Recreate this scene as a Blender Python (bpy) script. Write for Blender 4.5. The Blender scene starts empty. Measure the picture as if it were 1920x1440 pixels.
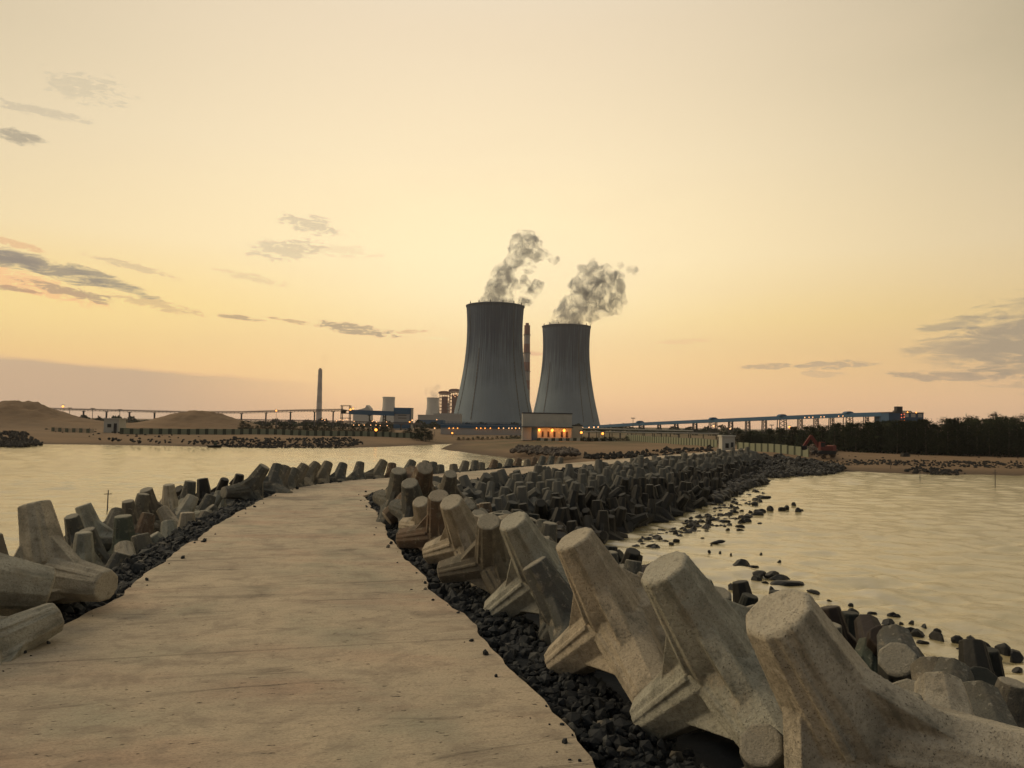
import bpy, bmesh, math, random
import numpy as np
from mathutils import Vector, Matrix, Quaternion
R = math.radians
random.seed(7); rng = np.random.default_rng(7)
scene = bpy.context.scene
col = scene.collection
# ------------------------------------------------------------------ camera
EYE = 7.2; FPX = 1450.0
pitch = math.atan(75/FPX); roll = R(1.0)
cp = Vector((0, 0, EYE))
fw = Vector((0, math.cos(pitch), math.sin(pitch)))
u0 = Vector((0, -math.sin(pitch), math.cos(pitch)))
X0 = Vector((1, 0, 0))
rt = X0*math.cos(roll) + u0*math.sin(roll)
up = u0*math.cos(roll) - X0*math.sin(roll)
cam = bpy.data.cameras.new('camera'); camo = bpy.data.objects.new('camera', cam); col.objects.link(camo)
cam.sensor_width = 36; cam.lens = 36*FPX/1920; cam.clip_end = 9000; cam.clip_start = 0.1
M = Matrix((rt, up, -fw)).transposed().to_4x4(); M.translation = cp
camo.matrix_world = M
scene.camera = camo
scene.render.resolution_x = 1024; scene.render.resolution_y = 768
scene.view_settings.view_transform = 'Standard'; scene.view_settings.look = 'None'
scene.view_settings.exposure = 0.0; scene.view_settings.gamma = 1

def ray(px, py):
    return (fw*FPX + rt*(px-960) + up*(720-py)).normalized()
def at(px, py, D):                      # point seen at a pixel, D metres ahead
    r = ray(px, py); return cp + r*(D/r.y)
def on_z(px, py, z):
    r = ray(px, py); return cp + r*((z-EYE)/r.z)
def proj(p):
    d = p-cp; w = d.dot(fw)
    return 960+FPX*d.dot(rt)/w, 720-FPX*d.dot(up)/w

# ------------------------------------------------------------------ node helper
class S:
    nt = None
    def __init__(s, sock): s.s = sock
    def _m(op, *a, clamp=False):
        n = S.nt.nodes.new('ShaderNodeMath'); n.operation = op; n.use_clamp = clamp
        for i, v in enumerate(a):
            if isinstance(v, S): S.nt.links.new(v.s, n.inputs[i])
            else: n.inputs[i].default_value = v
        return S(n.outputs[0])
    def __add__(s, o): return S._m('ADD', s, o)
    __radd__ = __add__
    def __sub__(s, o): return S._m('SUBTRACT', s, o)
    def __rsub__(s, o): return S._m('SUBTRACT', o, s)
    def __mul__(s, o): return S._m('MULTIPLY', s, o)
    __rmul__ = __mul__
    def __truediv__(s, o): return S._m('DIVIDE', s, o)
def clamp01(a): return S._m('ADD', a, 0.0, clamp=True)
def vec(x, y, z=0.0):
    n = S.nt.nodes.new('ShaderNodeCombineXYZ')
    for i, v in enumerate((x, y, z)):
        if isinstance(v, S): S.nt.links.new(v.s, n.inputs[i])
        else: n.inputs[i].default_value = v
    return S(n.outputs[0])
def sep(v):
    n = S.nt.nodes.new('ShaderNodeSeparateXYZ'); S.nt.links.new(v.s, n.inputs[0]); return [S(o) for o in n.outputs]
def noise(v, scale, detail=4, rough=.55, dist=0.0):
    n = S.nt.nodes.new('ShaderNodeTexNoise'); n.inputs['Scale'].default_value = scale
    n.inputs['Detail'].default_value = detail; n.inputs['Roughness'].default_value = rough; n.inputs['Distortion'].default_value = dist
    if v is not None: S.nt.links.new(v.s, n.inputs['Vector'])
    return S(n.outputs[0])
def coords(kind='Object'):
    n = S.nt.nodes.new('ShaderNodeTexCoord'); return S(n.outputs[kind])
def scaled(v, sc, rot=(0, 0, 0)):
    n = S.nt.nodes.new('ShaderNodeMapping'); n.inputs['Scale'].default_value = sc; n.inputs['Rotation'].default_value = rot
    S.nt.links.new(v.s, n.inputs['Vector']); return S(n.outputs[0])
def ramp(f, stops, interp='LINEAR'):
    n = S.nt.nodes.new('ShaderNodeValToRGB'); e = n.color_ramp.elements; n.color_ramp.interpolation = interp
    while len(e) < len(stops): e.new(0.5)
    for el, (p, c) in zip(e, stops):
        el.position = p; el.color = (*c, 1) if not isinstance(c, (int, float)) else (c, c, c, 1)
    S.nt.links.new(f.s, n.inputs[0]); return S(n.outputs[0])
def mix(f, a, b, mode='MIX'):
    n = S.nt.nodes.new('ShaderNodeMix'); n.data_type = 'RGBA'; n.blend_type = mode
    for i, v in ((0, f), (6, a), (7, b)):
        if isinstance(v, S): S.nt.links.new(v.s, n.inputs[i])
        elif i == 0: n.inputs[0].default_value = v
        else: n.inputs[i].default_value = (*v, 1)
    return S(n.outputs[2])
def lin(r, g, b):
    f = lambda c: (c/255/12.92) if c/255 <= .04045 else ((c/255+.055)/1.055)**2.4
    return (f(r), f(g), f(b))

# ------------------------------------------------------------------ world (dusk sky with streaks of cloud)
world = bpy.data.worlds.new('World'); scene.world = world; world.use_nodes = True
nt = world.node_tree; nt.nodes.clear(); S.nt = nt
d = coords('Generated'); dx, dy, dz = sep(d)
az = S._m('ARCTAN2', dx, dy); el = S._m('ARCSINE', dz)
U = az*FPX; V = el*FPX                                  # direction on the sky dome, in units of 1/1450 rad
SUN_AZ, SUN_EL = R(-75), R(32)
e01 = clamp01(el/R(90)*2.0)                             # 0..45 degrees -> 0..1
base = ramp(e01, [(0.0, lin(224, 176, 138)), (0.045, lin(250, 196, 142)), (0.10, lin(255, 206, 134)), (0.17, lin(255, 218, 140)),
                  (0.27, lin(255, 229, 178)), (0.42, lin(246, 224, 184)), (0.62, lin(232, 212, 180)), (0.9, lin(214, 206, 192)), (1.0, lin(206, 204, 200))])
# right-hand side of the dome is greyer and dimmer low down, everything behind the viewer is dusk-blue
off = az - (-0.08)
side = clamp01(S._m('POWER', S._m('ABSOLUTE', off)/0.85, 2.0))
rightside = clamp01((az-0.12)/0.55)*clamp01(1.0-V/520.0)
c = mix(side*clamp01(az*0.5+1.25)*1.15*clamp01(V/600.0), base, lin(160, 148, 120))
c = mix(rightside*0.5, c, lin(196, 172, 146))
leftband = S._m('POWER', 2.71828, 0.0-((V-165.0)*(V-165.0)/(75.0*75.0)))*clamp01(.15-az*1.6)
c = mix(leftband*0.5, c, (1.05, 0.80, 0.32))
glow = S._m('POWER', 2.71828, 0.0-((U+30.0)*(U+30.0)/(430.0*430.0) + (V-255.0)*(V-255.0)/(190.0*190.0)))
c = mix(glow*0.75, c, (1.08, 0.90, 0.56))
low = S._m('POWER', 2.71828, 0.0-((U+120.0)*(U+120.0)/(520.0*520.0) + (V-115.0)*(V-115.0)/(70.0*70.0)))
c = mix(low*0.45, c, (1.10, 0.72, 0.34))
behind = clamp01((0.25-dy)/1.0)
c = mix(behind, c, (0.14, 0.165, 0.185))
n1 = noise(vec(U/60.0, V/13.0), 1.0, 8, .68, .5)
n2 = noise(vec(U/26.0, V/7.5, 4.2), 1.0, 8, .7, .5)
def sky_px(px, py):
    r = ray(px, py); return math.atan2(r.x, r.y)*FPX, math.asin(r.z)*FPX
def cloud(c, px, py, hw, hh, tilt, color, op, amp=1.7, nz=None, gain=1.4, bias=0.0):
    a0, e0 = sky_px(px, py); t = R(tilt)
    uu = U-a0; vv = V-e0
    p = (uu*math.cos(t)+vv*math.sin(t))/hw; q = (vv*math.cos(t)-uu*math.sin(t))/hh
    m = clamp01((1.0+bias-(p*p+q*q) + ((nz or n1)-0.5)*amp*4.6)*gain)
    m = m*clamp01((2.6-(p*p+q*q))*.8)
    return mix(m*op, c, color)
GR = lin(150, 138, 122)
# low bank on the left with a slanting top, thinning out to the right
a0, e0 = sky_px(0, 664); a1, e1 = sky_px(560, 712)
lineV = (U-a0)*((e1-e0)/(a1-a0)) + e0
bank = clamp01((lineV - V + (n1-0.5)*14.0)/9.0)*clamp01((sky_px(640, 700)[0]-U)/330.0)
c = mix(bank*0.9, c, lin(203, 172, 142))
for a in [(45, 530, 125, 17, -12, lin(250, 178, 128), .6, 1.3, n2), (80, 500, 105, 15, -12, lin(140, 128, 116), .95, 1.0, n1), (205, 527, 75, 11, -16, lin(138, 128, 116), .9, 1.0, n1), (10, 486, 60, 14, -8, lin(134, 122, 112), .9, .9, n1),
          (130, 548, 70, 9, -9, lin(160, 138, 116), .8, 1.4, n2), (20, 541, 40, 5, -3, lin(165, 128, 108), .8, 1.2, n2), (250, 500, 70, 6, -10, lin(200, 175, 140), .6, 1.6, n2),
          (290, 570, 70, 8, -9, lin(200, 165, 125), .6, 1.8, n2), (450, 596, 42, 5, -4, lin(170, 142, 115), .8, 1.0, n2), (560, 604, 50, 4, -6, lin(185, 150, 115), .7, 1.3, n2),
          (665, 617, 78, 10, -6, lin(160, 138, 116), .85, 1.2, n2), (770, 622, 30, 4, 4, lin(200, 160, 120), .6, 1.2, n2),
          (540, 468, 62, 20, 6, lin(196, 178, 150), .6, 2.0, n2), (588, 422, 55, 15, -8, lin(196, 178, 150), .65, 1.9, n2), (620, 470, 80, 12, 0, lin(225, 200, 160), .4, 2.2, n2),
          (470, 520, 60, 7, -8, lin(215, 190, 150), .5, 1.6, n2),
          (35, 256, 36, 12, 0, lin(140, 132, 116), .8, .8, n2), (60, 206, 80, 8, 0, lin(176, 164, 142), .5, 1.5, n2), (160, 165, 60, 22, 0, lin(180, 170, 146), .4, 2.0, n2),
          (20, 455, 50, 6, -10, lin(222, 165, 120), .6, 1.4, n2),
          (1440, 687, 50, 6, 3, lin(172, 150, 130), .65, 1.4, n2), (1570, 684, 72, 8, 2, lin(172, 152, 132), .7, 1.4, n2), (1540, 702, 40, 6, 0, lin(185, 160, 136), .4, 1.4, n2),
          (1800, 705, 130, 9, -3, lin(160, 142, 124), .75, 1.3, n1), (1870, 645, 130, 42, 6, lin(165, 148, 126), .7, .9, n1), (1810, 606, 75, 12, 8, lin(160, 146, 124), .7, 1.1, n1), (1990, 640, 150, 80, 0, lin(150, 136, 118), .7, .8, n1),
          (998, 663, 30, 5, 0, lin(232, 178, 138), .7, 1.2, n2), (1290, 640, 60, 5, 3, lin(232, 190, 145), .35, 1.6, n2), (830, 635, 40, 3, 0, lin(255, 238, 180), .6, 1.0, n2)]:
    c = cloud(c, a[0], a[1], a[2], a[3], a[4], a[5], a[6]*.9, a[7], a[8])
veil = noise(vec(U/420.0, V/120.0, 9.0), 1.0, 5, .6, .5)
c = mix(clamp01((veil-0.5)*1.4)*clamp01(V/260.0)*0.35, c, lin(228, 204, 170))
sky = nt.nodes.new('ShaderNodeTexSky'); sky.sky_type = 'NISHITA'; sky.sun_disc = False
sky.sun_elevation = SUN_EL; sky.sun_rotation = SUN_AZ; sky.air_density = 1.5; sky.dust_density = 4
bg = nt.nodes.new('ShaderNodeBackground'); bg2 = nt.nodes.new('ShaderNodeBackground'); ad = nt.nodes.new('ShaderNodeAddShader')
nt.links.new(sky.outputs[0], bg.inputs[0]); bg.inputs[1].default_value = 0.006
nt.links.new(c.s, bg2.inputs[0]); bg2.inputs[1].default_value = 1.12
wo = nt.nodes.new('ShaderNodeOutputWorld')
nt.links.new(bg.outputs[0], ad.inputs[0]); nt.links.new(bg2.outputs[0], ad.inputs[1]); nt.links.new(ad.outputs[0], wo.inputs[0])
# ------------------------------------------------------------------ low, veiled sun
sl = bpy.data.lights.new('sun', 'SUN'); so = bpy.data.objects.new('sun', sl); col.objects.link(so)
sl.energy = 1.5; sl.angle = R(28); sl.color = (1.0, 0.80, 0.52)
sd = Vector((math.sin(R(-75))*math.cos(R(32)), math.cos(R(-75))*math.cos(R(32)), math.sin(R(32))))
so.rotation_euler = (-sd).to_track_quat('-Z', 'Y').to_euler()

# ------------------------------------------------------------------ object helpers
def tag(o, label=None, cat=None, group=None, kind=None):
    if label: o['label'] = label
    if cat: o['category'] = cat
    if group: o['group'] = group
    if kind: o['kind'] = kind
    return o
def empty(name, loc=(0, 0, 0), label=None, cat=None, group=None, rz=0):
    o = bpy.data.objects.new(name, None); o.location = loc; o.rotation_euler = (0, 0, rz); o.empty_display_size = .2
    col.objects.link(o); return tag(o, label, cat, group)
class MB:
    def __init__(s): s.v = []; s.f = []
    def add(s, vs, fs):
        b = len(s.v); s.v += [tuple(v) for v in vs]; s.f += [tuple(b+i for i in f) for f in fs]; return s
    def box(s, c, size, rz=0, taper=1.0):
        x, y, z = [a/2 for a in size]; cz, sz = math.cos(rz), math.sin(rz); vs = []
        for k in (-1, 1):
            t = taper if k > 0 else 1
            for i, j in ((-1, -1), (1, -1), (1, 1), (-1, 1)):
                a, b = i*x*t, j*y*t; vs.append((c[0]+a*cz-b*sz, c[1]+a*sz+b*cz, c[2]+k*z))
        return s.add(vs, [(0, 3, 2, 1), (4, 5, 6, 7), (0, 1, 5, 4), (1, 2, 6, 5), (2, 3, 7, 6), (3, 0, 4, 7)])
    def tube(s, p0, p1, r0, r1=None, n=6, caps=True):
        r1 = r0 if r1 is None else r1; p0 = Vector(p0); p1 = Vector(p1); a = (p1-p0)
        if a.length < 1e-6: return s
        a.normalize(); t = a.cross(Vector((0, 0, 1)))
        if t.length < .01: t = Vector((1, 0, 0))
        t.normalize(); b = a.cross(t); vs = []
        for p, r in ((p0, r0), (p1, r1)):
            for i in range(n):
                g = 2*math.pi*(i+.5)/n; vs.append(p+t*r*math.cos(g)+b*r*math.sin(g))
        fs = [(i, (i+1) % n, n+(i+1) % n, n+i) for i in range(n)]
        if caps: fs += [tuple(range(n-1, -1, -1)), tuple(range(n, 2*n))]
        return s.add(vs, fs)
    def beam(s, p0, p1, w, h):
        p0 = Vector(p0); p1 = Vector(p1); a = (p1-p0).normalized(); t = a.cross(Vector((0, 0, 1)))
        if t.length < .01: t = Vector((1, 0, 0))
        t.normalize(); b = t.cross(a); vs = []
        for p in (p0, p1):
            for i, j in ((-1, -1), (1, -1), (1, 1), (-1, 1)): vs.append(p+t*i*w/2+b*j*h/2)
        return s.add(vs, [(0, 1, 2, 3), (7, 6, 5, 4), (0, 4, 5, 1), (1, 5, 6, 2), (2, 6, 7, 3), (3, 7, 4, 0)])
    def lathe(s, prof, n, c=(0, 0, 0), close=False):
        vs = []; m = len(prof)
        for r, z in prof:
            for i in range(n):
                g = 2*math.pi*i/n; vs.append((c[0]+r*math.cos(g), c[1]+r*math.sin(g), c[2]+z))
        fs = []
        for k in range(m if close else m-1):
            for i in range(n):
                j = (i+1) % n; k2 = (k+1) % m; fs.append((k*n+i, k*n+j, k2*n+j, k2*n+i))
        return s.add(vs, fs)
    def build(s, name, mat, parent=None, smooth=False, loc=None):
        me = bpy.data.meshes.new(name); me.from_pydata(s.v, [], s.f); me.update()
        bm = bmesh.new(); bm.from_mesh(me); bmesh.ops.recalc_face_normals(bm, faces=bm.faces); bm.to_mesh(me); bm.free()
        if smooth: me.polygons.foreach_set('use_smooth', [True]*len(me.polygons))
        me.materials.append(mat); return link(name, me, parent, loc)
def link(name, me, parent=None, loc=None):
    o = bpy.data.objects.new(name, me); col.objects.link(o)
    if parent: o.parent = parent
    if loc is not None: o.location = loc
    return o
def copy_tree(o, parent=None):
    k = o.copy(); col.objects.link(k); k.parent = parent
    for ch in list(o.children): copy_tree(ch, k)
    return k

# ------------------------------------------------------------------ materials
def mat(name, build, rough=.8, spec=.3):
    m = bpy.data.materials.new(name); m.use_nodes = True; S.nt = m.node_tree
    p = m.node_tree.nodes['Principled BSDF']; p.inputs['Roughness'].default_value = rough
    p.inputs['Specular IOR Level'].default_value = spec
    r = build(p)
    if r is not None:
        if isinstance(r, S): m.node_tree.links.new(r.s, p.inputs['Base Color'])
        else: p.inputs['Base Color'].default_value = (*r, 1)
    return m
def bump(p, h, strength=.5, dist=.02):
    n = S.nt.nodes.new('ShaderNodeBump'); n.inputs['Strength'].default_value = strength; n.inputs['Distance'].default_value = dist
    S.nt.links.new(h.s, n.inputs['Height']); S.nt.links.new(n.outputs[0], p.inputs['Normal'])
def rnd():
    n = S.nt.nodes.new('ShaderNodeObjectInfo'); return S(n.outputs['Random'])
def weathered(colr, amt=.35, sc=.4, rough=.8):
    def f(p):
        v = coords(); k = noise(v, sc, 6, .65)
        bump(p, noise(v, sc*6, 3), .2, .05)
        return mix(clamp01((k-.4)*3.0*amt), colr, tuple(x*.55 for x in colr))
    return mat('painted', f, rough)

def capmask(v):
    x, y, z = sep(v); m_ = None
    for a, b, c_ in [(0, 0, 1)]+[(math.sin(1.910633)*math.cos(t), math.sin(1.910633)*math.sin(t), -1/3) for t in (0, 2*math.pi/3, 4*math.pi/3)]:
        dd = x*a+y*b+z*c_; m_ = dd if m_ is None else S._m('MAXIMUM', m_, dd)
    return clamp01((m_-1.585)*90.0)
def concrete_f(tints, dark=.55):
    def f(p):
        v = coords(); r = rnd()
        k = noise(v, 1.6, 6, .62, .3); fine = noise(v, 26, 5, .7); g = noise(v, .9, 4, .6)
        tint = ramp(r, tints, 'CONSTANT')
        cc = mix(clamp01((k-.45)*3.2)*.75, tint, (0.070, 0.072, 0.056))
        cc = mix(clamp01((g-.52)*4.0)*.5, cc, (0.12, 0.078, 0.046))
        cc = mix(clamp01((noise(v, 3.1, 5, .6)-.56)*6.0)*.55, cc, (0.42, 0.35, 0.25))
        cc = mix(capmask(v)*.55, cc, (0.40, 0.36, 0.28))
        pits = clamp01((noise(v, 60, 2, .5)-.63)*12.0)
        cc = mix(pits*.7, cc, (0.03, 0.03, 0.025))
        cc = mix(clamp01((fine-.47)*3.2)*.55, cc, (0.07, 0.063, 0.05))
        drip = noise(scaled(v, (5, 5, .7)), 1.0, 5, .65); cc = mix(clamp01((drip-.54)*7.0)*.5, cc, (.055, .055, .040))
        cc = mix(clamp01((noise(v, 7, 4, .7)-.60)*8.0)*.5, cc, (.50, .46, .38))
        bump(p, fine*.7+k*1.0+(1.0-pits)*.3, .9, .045)
        return cc
    return f
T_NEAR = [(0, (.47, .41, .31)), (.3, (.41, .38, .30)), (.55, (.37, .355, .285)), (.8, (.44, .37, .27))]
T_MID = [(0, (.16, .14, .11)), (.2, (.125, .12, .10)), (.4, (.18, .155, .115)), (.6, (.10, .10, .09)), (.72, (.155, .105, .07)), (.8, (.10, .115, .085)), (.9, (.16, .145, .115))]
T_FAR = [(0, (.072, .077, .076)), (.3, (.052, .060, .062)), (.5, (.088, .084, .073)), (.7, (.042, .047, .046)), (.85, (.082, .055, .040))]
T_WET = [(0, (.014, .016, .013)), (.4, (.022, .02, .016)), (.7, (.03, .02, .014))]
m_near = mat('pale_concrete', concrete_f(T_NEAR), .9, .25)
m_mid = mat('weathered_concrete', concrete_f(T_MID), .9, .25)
def darkf(tints):
    def f(p):
        v = coords(); k = noise(v, 3, 5, .65); bump(p, k, .5, .05)
        if len(tints) > 4: return mix(capmask(v)*.35, mix(clamp01((k-.4)*2.0)*.7, ramp(rnd(), tints, 'CONSTANT'), tuple(x*.35 for x in tints[0][1])), (.20, .19, .16))
        return mix(clamp01((k-.4)*2.0)*.7, ramp(rnd(), tints, 'CONSTANT'), tuple(x*.35 for x in tints[0][1]))
    return f
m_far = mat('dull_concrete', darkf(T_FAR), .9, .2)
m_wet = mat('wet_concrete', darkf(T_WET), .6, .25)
def rubble_f(p):
    v = coords(); g = S.nt.nodes.new('ShaderNodeNewGeometry'); ri = S(g.outputs['Random Per Island'])
    k = noise(v, 9, 5, .6); bump(p, k, .6, .03)
    return mix(clamp01((k-.35)*2.0), ramp(ri, [(0, (.008, .010, .012)), (.5, (.016, .018, .020)), (.82, (.032, .034, .036)), (.94, (.08, .08, .072)), (1, (.14, .12, .09))]), (.009, .01, .011))
m_rubble = mat('basalt_rubble', rubble_f, .75, .25)
m_rock = mat('wet_rock', darkf([(0, (.011, .011, .010)), (.5, (.016, .014, .011))]), .55, .3)
m_blackrock = mat('dark_rock', darkf([(0, (.03, .028, .026)), (.5, (.04, .035, .03))]), .9, .15)

def walk_f(p):
    v = coords(); w = scaled(v, (1, 1, 1), (0, 0, R(-15)))
    st = noise(scaled(w, (.6, 2.6, 1)), 1.0, 8, .74, .9)          # broom streaks across the slab
    st2 = noise(scaled(w, (3.2, 9, 1)), 1.0, 6, .78, .8)
    pat = noise(v, .45, 5, .6, .4); pink = noise(scaled(v, (.25, .8, 1)), 1.0, 4, .55); gr = noise(scaled(v, (1, 1, 1), (0, 0, 1)), .33, 4, .6)
    blot = noise(v, 1.3, 6, .65, .6)
    spk = noise(scaled(w, (1, 1.8, 1)), 20, 6, .8)
    cc = mix(clamp01((pat-.40)*3.5), (.56, .455, .32), (.42, .35, .255))
    cc = mix(clamp01((pink-.51)*5.0)*.5, cc, (.47, .29, .20))
    cc = mix(clamp01((gr-.52)*5.0)*.55, cc, (.28, .30, .22))
    cc = mix(clamp01((st-.50)*6.0)*clamp01((noise(v, .8, 4, .6)-.35)*3.0)*.55, cc, (.17, .135, .105))
    cc = mix(clamp01((.42-st)*6.0)*.5, cc, (.58, .49, .36))
    cc = mix(clamp01((st2-.50)*5.0)*.45, cc, (.17, .14, .10))
    cc = mix(clamp01((blot-.5)*6.0)*.55, cc, (.25, .20, .15))
    joint = clamp01((.012-S._m('ABSOLUTE', S._m('PINGPONG', sep(w)[1]+2.2, 2.75)-(.02-(st-.5)*.05)))*120.0)
    cc = mix(joint*.7, cc, (.10, .08, .06))
    cc = mix(clamp01((spk-.47)*5.0)*.6, cc, (.17, .135, .10))
    crack = clamp01((.022-S._m('ABSOLUTE', noise(scaled(w, (.10, .55, 1)), 1.0, 3, .5, .6)-.5))*60.0)*clamp01((pat-.45)*5.0)
    cc = mix(crack*.55, cc, (.10, .08, .06))
    pit = clamp01((noise(scaled(w, (1, 1.9, 1)), 6.5, 3, .6)-.66)*16.0)
    cc = mix(pit*.85, cc, (.05, .04, .032))
    bump(p, st*.9+st2*.7+spk*.7-pit*.8-crack*.6, .9, .04)
    return cc
m_walk = mat('broomed_concrete', walk_f, .85, .25)
def sand_f(p):
    v = coords(); k = noise(v, .035, 6, .6, .3); f = noise(v, .5, 6, .7); st = noise(scaled(v, (.02, .16, 1), (0, 0, R(8))), 1.0, 6, .65)
    cc = mix(clamp01((k-.4)*2.5), (.215, .140, .080), (.155, .108, .066))
    cc = mix(clamp01((st-.5)*5.0)*.6, cc, (.13, .088, .055))
    cc = mix(clamp01((f-.5)*3.0)*.5, cc, (.15, .105, .065))
    px_, py_, pz_ = sep(v)
    grass = clamp01((py_-185.0-px_*.2)/40.0)*clamp01((px_+30.0)/30.0)*clamp01((noise(v, .06, 5, .6)-.40)*7.0)
    cc = mix(grass*.75, cc, (.070, .068, .034))
    wet = clamp01((.55-pz_+(f-.5)*.3)*2.2)                                     # damp sand at the water's edge
    cc = mix(wet*.75, cc, (.075, .052, .035))
    bump(p, f*1.0+st*1.5, .8, .35)
    return cc
m_sand = mat('sand', sand_f, .9, .15)
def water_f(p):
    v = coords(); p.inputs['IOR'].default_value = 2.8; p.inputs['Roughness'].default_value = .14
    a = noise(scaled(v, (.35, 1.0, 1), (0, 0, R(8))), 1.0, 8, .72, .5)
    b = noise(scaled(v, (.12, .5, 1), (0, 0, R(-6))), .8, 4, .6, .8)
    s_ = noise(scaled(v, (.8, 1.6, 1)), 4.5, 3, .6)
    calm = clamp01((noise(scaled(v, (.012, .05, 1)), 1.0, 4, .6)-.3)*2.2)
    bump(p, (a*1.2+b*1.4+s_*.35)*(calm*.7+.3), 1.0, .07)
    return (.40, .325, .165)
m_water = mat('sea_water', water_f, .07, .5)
def flat(name, c, r=.7, m=0, sc=.3, amt=.5):
    def f(p):
        p.inputs['Metallic'].default_value = m; v = coords(); k = noise(v, sc, 5, .6)
        return mix(clamp01((k-.45)*3)*amt, c, tuple(x*.6 for x in c))
    return mat(name, f, r)
def emis(name, c, s):
    m = bpy.data.materials.new(name); m.use_nodes = True; p = m.node_tree.nodes['Principled BSDF']
    p.inputs['Base Color'].default_value = (*c, 1); p.inputs['Emission Color'].default_value = (*c, 1); p.inputs['Emission Strength'].default_value = s; return m
m_cream = flat('cream_plaster', (.50, .46, .34)); m_palegreen = flat('pale_green_plaster', (.21, .22, .145), sc=.15)
m_post = flat('dark_green_post', (.045, .055, .035)); m_white = flat('white_plaster', (.42, .40, .34))
m_blue = flat('blue_cladding', (.035, .095, .17), sc=.1); m_bluedk = flat('dark_blue_cladding', (.03, .07, .13)); m_steel = flat('dull_steel', (.045, .04, .04))
m_greyclad = flat('grey_cladding', (.34, .32, .29), sc=.05, amt=.3); m_red = flat('red_paint', (.13, .03, .022)); m_redst = flat('rust_red_steel', (.19, .06, .045))
m_dark = flat('dark_opening', (.02, .02, .02)); m_roof = flat('dark_roof_edge', (.05, .05, .055)); m_whitep = flat('white_paint', (.22, .185, .17)); m_pipe = flat('silver_pipe', (.17, .17, .15), .6)
m_lamp = emis('lamp_orange', (1, .33, .05), 3.0); m_lampw = emis('lamp_pale', (1, .50, .20), 2.0); m_lampr = emis('lamp_red', (1, .18, .06), 1.8)
def leaf_f(p):
    r = rnd(); g = S.nt.nodes.new('ShaderNodeNewGeometry'); ri = S(g.outputs['Random Per Island'])
    return mix(ri, (.014, .018, .010), (.034, .040, .020))
m_leaf = mat('foliage', leaf_f, .9, .1); m_bark = flat('bark', (.06, .045, .03))

# ------------------------------------------------------------------ breakwater geometry
PIER = 3.2
outer_px = [(0, 1240), (150, 1157), (225, 1117), (275, 1075), (337, 1030), (390, 995), (425, 972), (475, 945), (500, 932), (527, 921), (560, 914), (590, 909), (665, 900), (737, 895), (790, 891)]
inner_px = [(1122, 1440), (1072, 1370), (1017, 1320), (960, 1251), (910, 1200), (867, 1150), (835, 1127), (805, 1102), (790, 1075), (755, 1040), (727, 1002), (712, 970), (683, 930), (697, 923), (735, 917), (790, 909)]
W2 = lambda L: [Vector(on_z(x, y, PIER)[:2]) for x, y in L]
outer = W2(outer_px); inner = W2(inner_px)
dirn = Vector((-.26, .966)).normalized()
outer = [outer[0]-dirn*30] + outer; inner = [inner[0]-dirn*30] + inner
eo = Vector(on_z(1366, 844, PIER)[:2]); ei = eo + (Vector(on_z(1140, 870, PIER)[:2])-Vector(on_z(1155, 862, PIER)[:2])).normalized()*4.6
outer += [outer[-1].lerp(eo, t) for t in (.25, .5, .75, 1)]; inner += [inner[-1].lerp(ei, t) for t in (.25, .5, .75, 1)]
fwd_end = (outer[-1]-outer[-2]).normalized()
outer.append(outer[-1]+fwd_end*14); inner.append(inner[-1]+fwd_end*14)
def resample(P, n):
    L = [0]
    for a, b in zip(P, P[1:]): L.append(L[-1]+(b-a).length)
    out = []
    for i in range(n):
        t = L[-1]*i/(n-1); k = max(0, min(len(P)-2, next((j for j in range(len(P)-1) if L[j+1] >= t-1e-9), len(P)-2)))
        out.append(P[k].lerp(P[k+1], (t-L[k])/max(1e-9, L[k+1]-L[k])))
    return out
def dist_poly(x, y, P):
    best = np.full(np.shape(x), 1e9)
    for a, b in zip(P, P[1:]):
        ax, ay = a; bx, by = b; L2 = (bx-ax)**2+(by-ay)**2
        t = np.clip(((x-ax)*(bx-ax)+(y-ay)*(by-ay))/L2, 0, 1)
        best = np.minimum(best, np.hypot(x-ax-t*(bx-ax), y-ay-t*(by-ay)))
    return best
def inside(x, y, P):
    r = np.zeros(np.shape(x), bool); n = len(P)
    for i in range(n):
        ax, ay = P[i]; bx, by = P[(i+1) % n]
        cnd = ((ay > y) != (by > y)); xx = (bx-ax)*(y-ay)/((by-ay) if by != ay else 1e-9)+ax
        r ^= cnd & (x < xx)
    return r
walkpoly = outer + inner[::-1]
def hnoise(x, y, s):
    return (np.sin(x*1.3*s+1.7*np.sin(y*.9*s))*np.sin(y*1.1*s+1.3*np.sin(x*.7*s)))
def Wid(y): return np.interp(y, [-30, 19, 26, 36, 50, 60, 85, 110, 140], [15.5, 15, 13, 10.5, 10.5, 11, 8.8, 6.2, 5])
def mound_z(x, y):
    di = dist_poly(x, y, inner); do = dist_poly(x, y, outer); ins = inside(x, y, walkpoly)
    W = Wid(y)
    zi = np.interp(np.clip((di-1.6)/(W-1.6), 0, 3), [0, 1, 3], [2.75, -.35, -6])
    zi = np.where(di < 1.6, np.interp(di, [0, 1.0, 1.6], [3.0, 2.95, 2.75]), zi)
    zo = np.interp(do, [0, .9, 1.5, 6.0, 14], [3.0, 2.95, 2.5, -.4, -6])
    z = np.where(ins, 3.0, np.where(di < do, zi, zo))
    return np.where(ins, z, z+.08*hnoise(x, y, 2.3)+.05*hnoise(x, y, 5.1))
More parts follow.
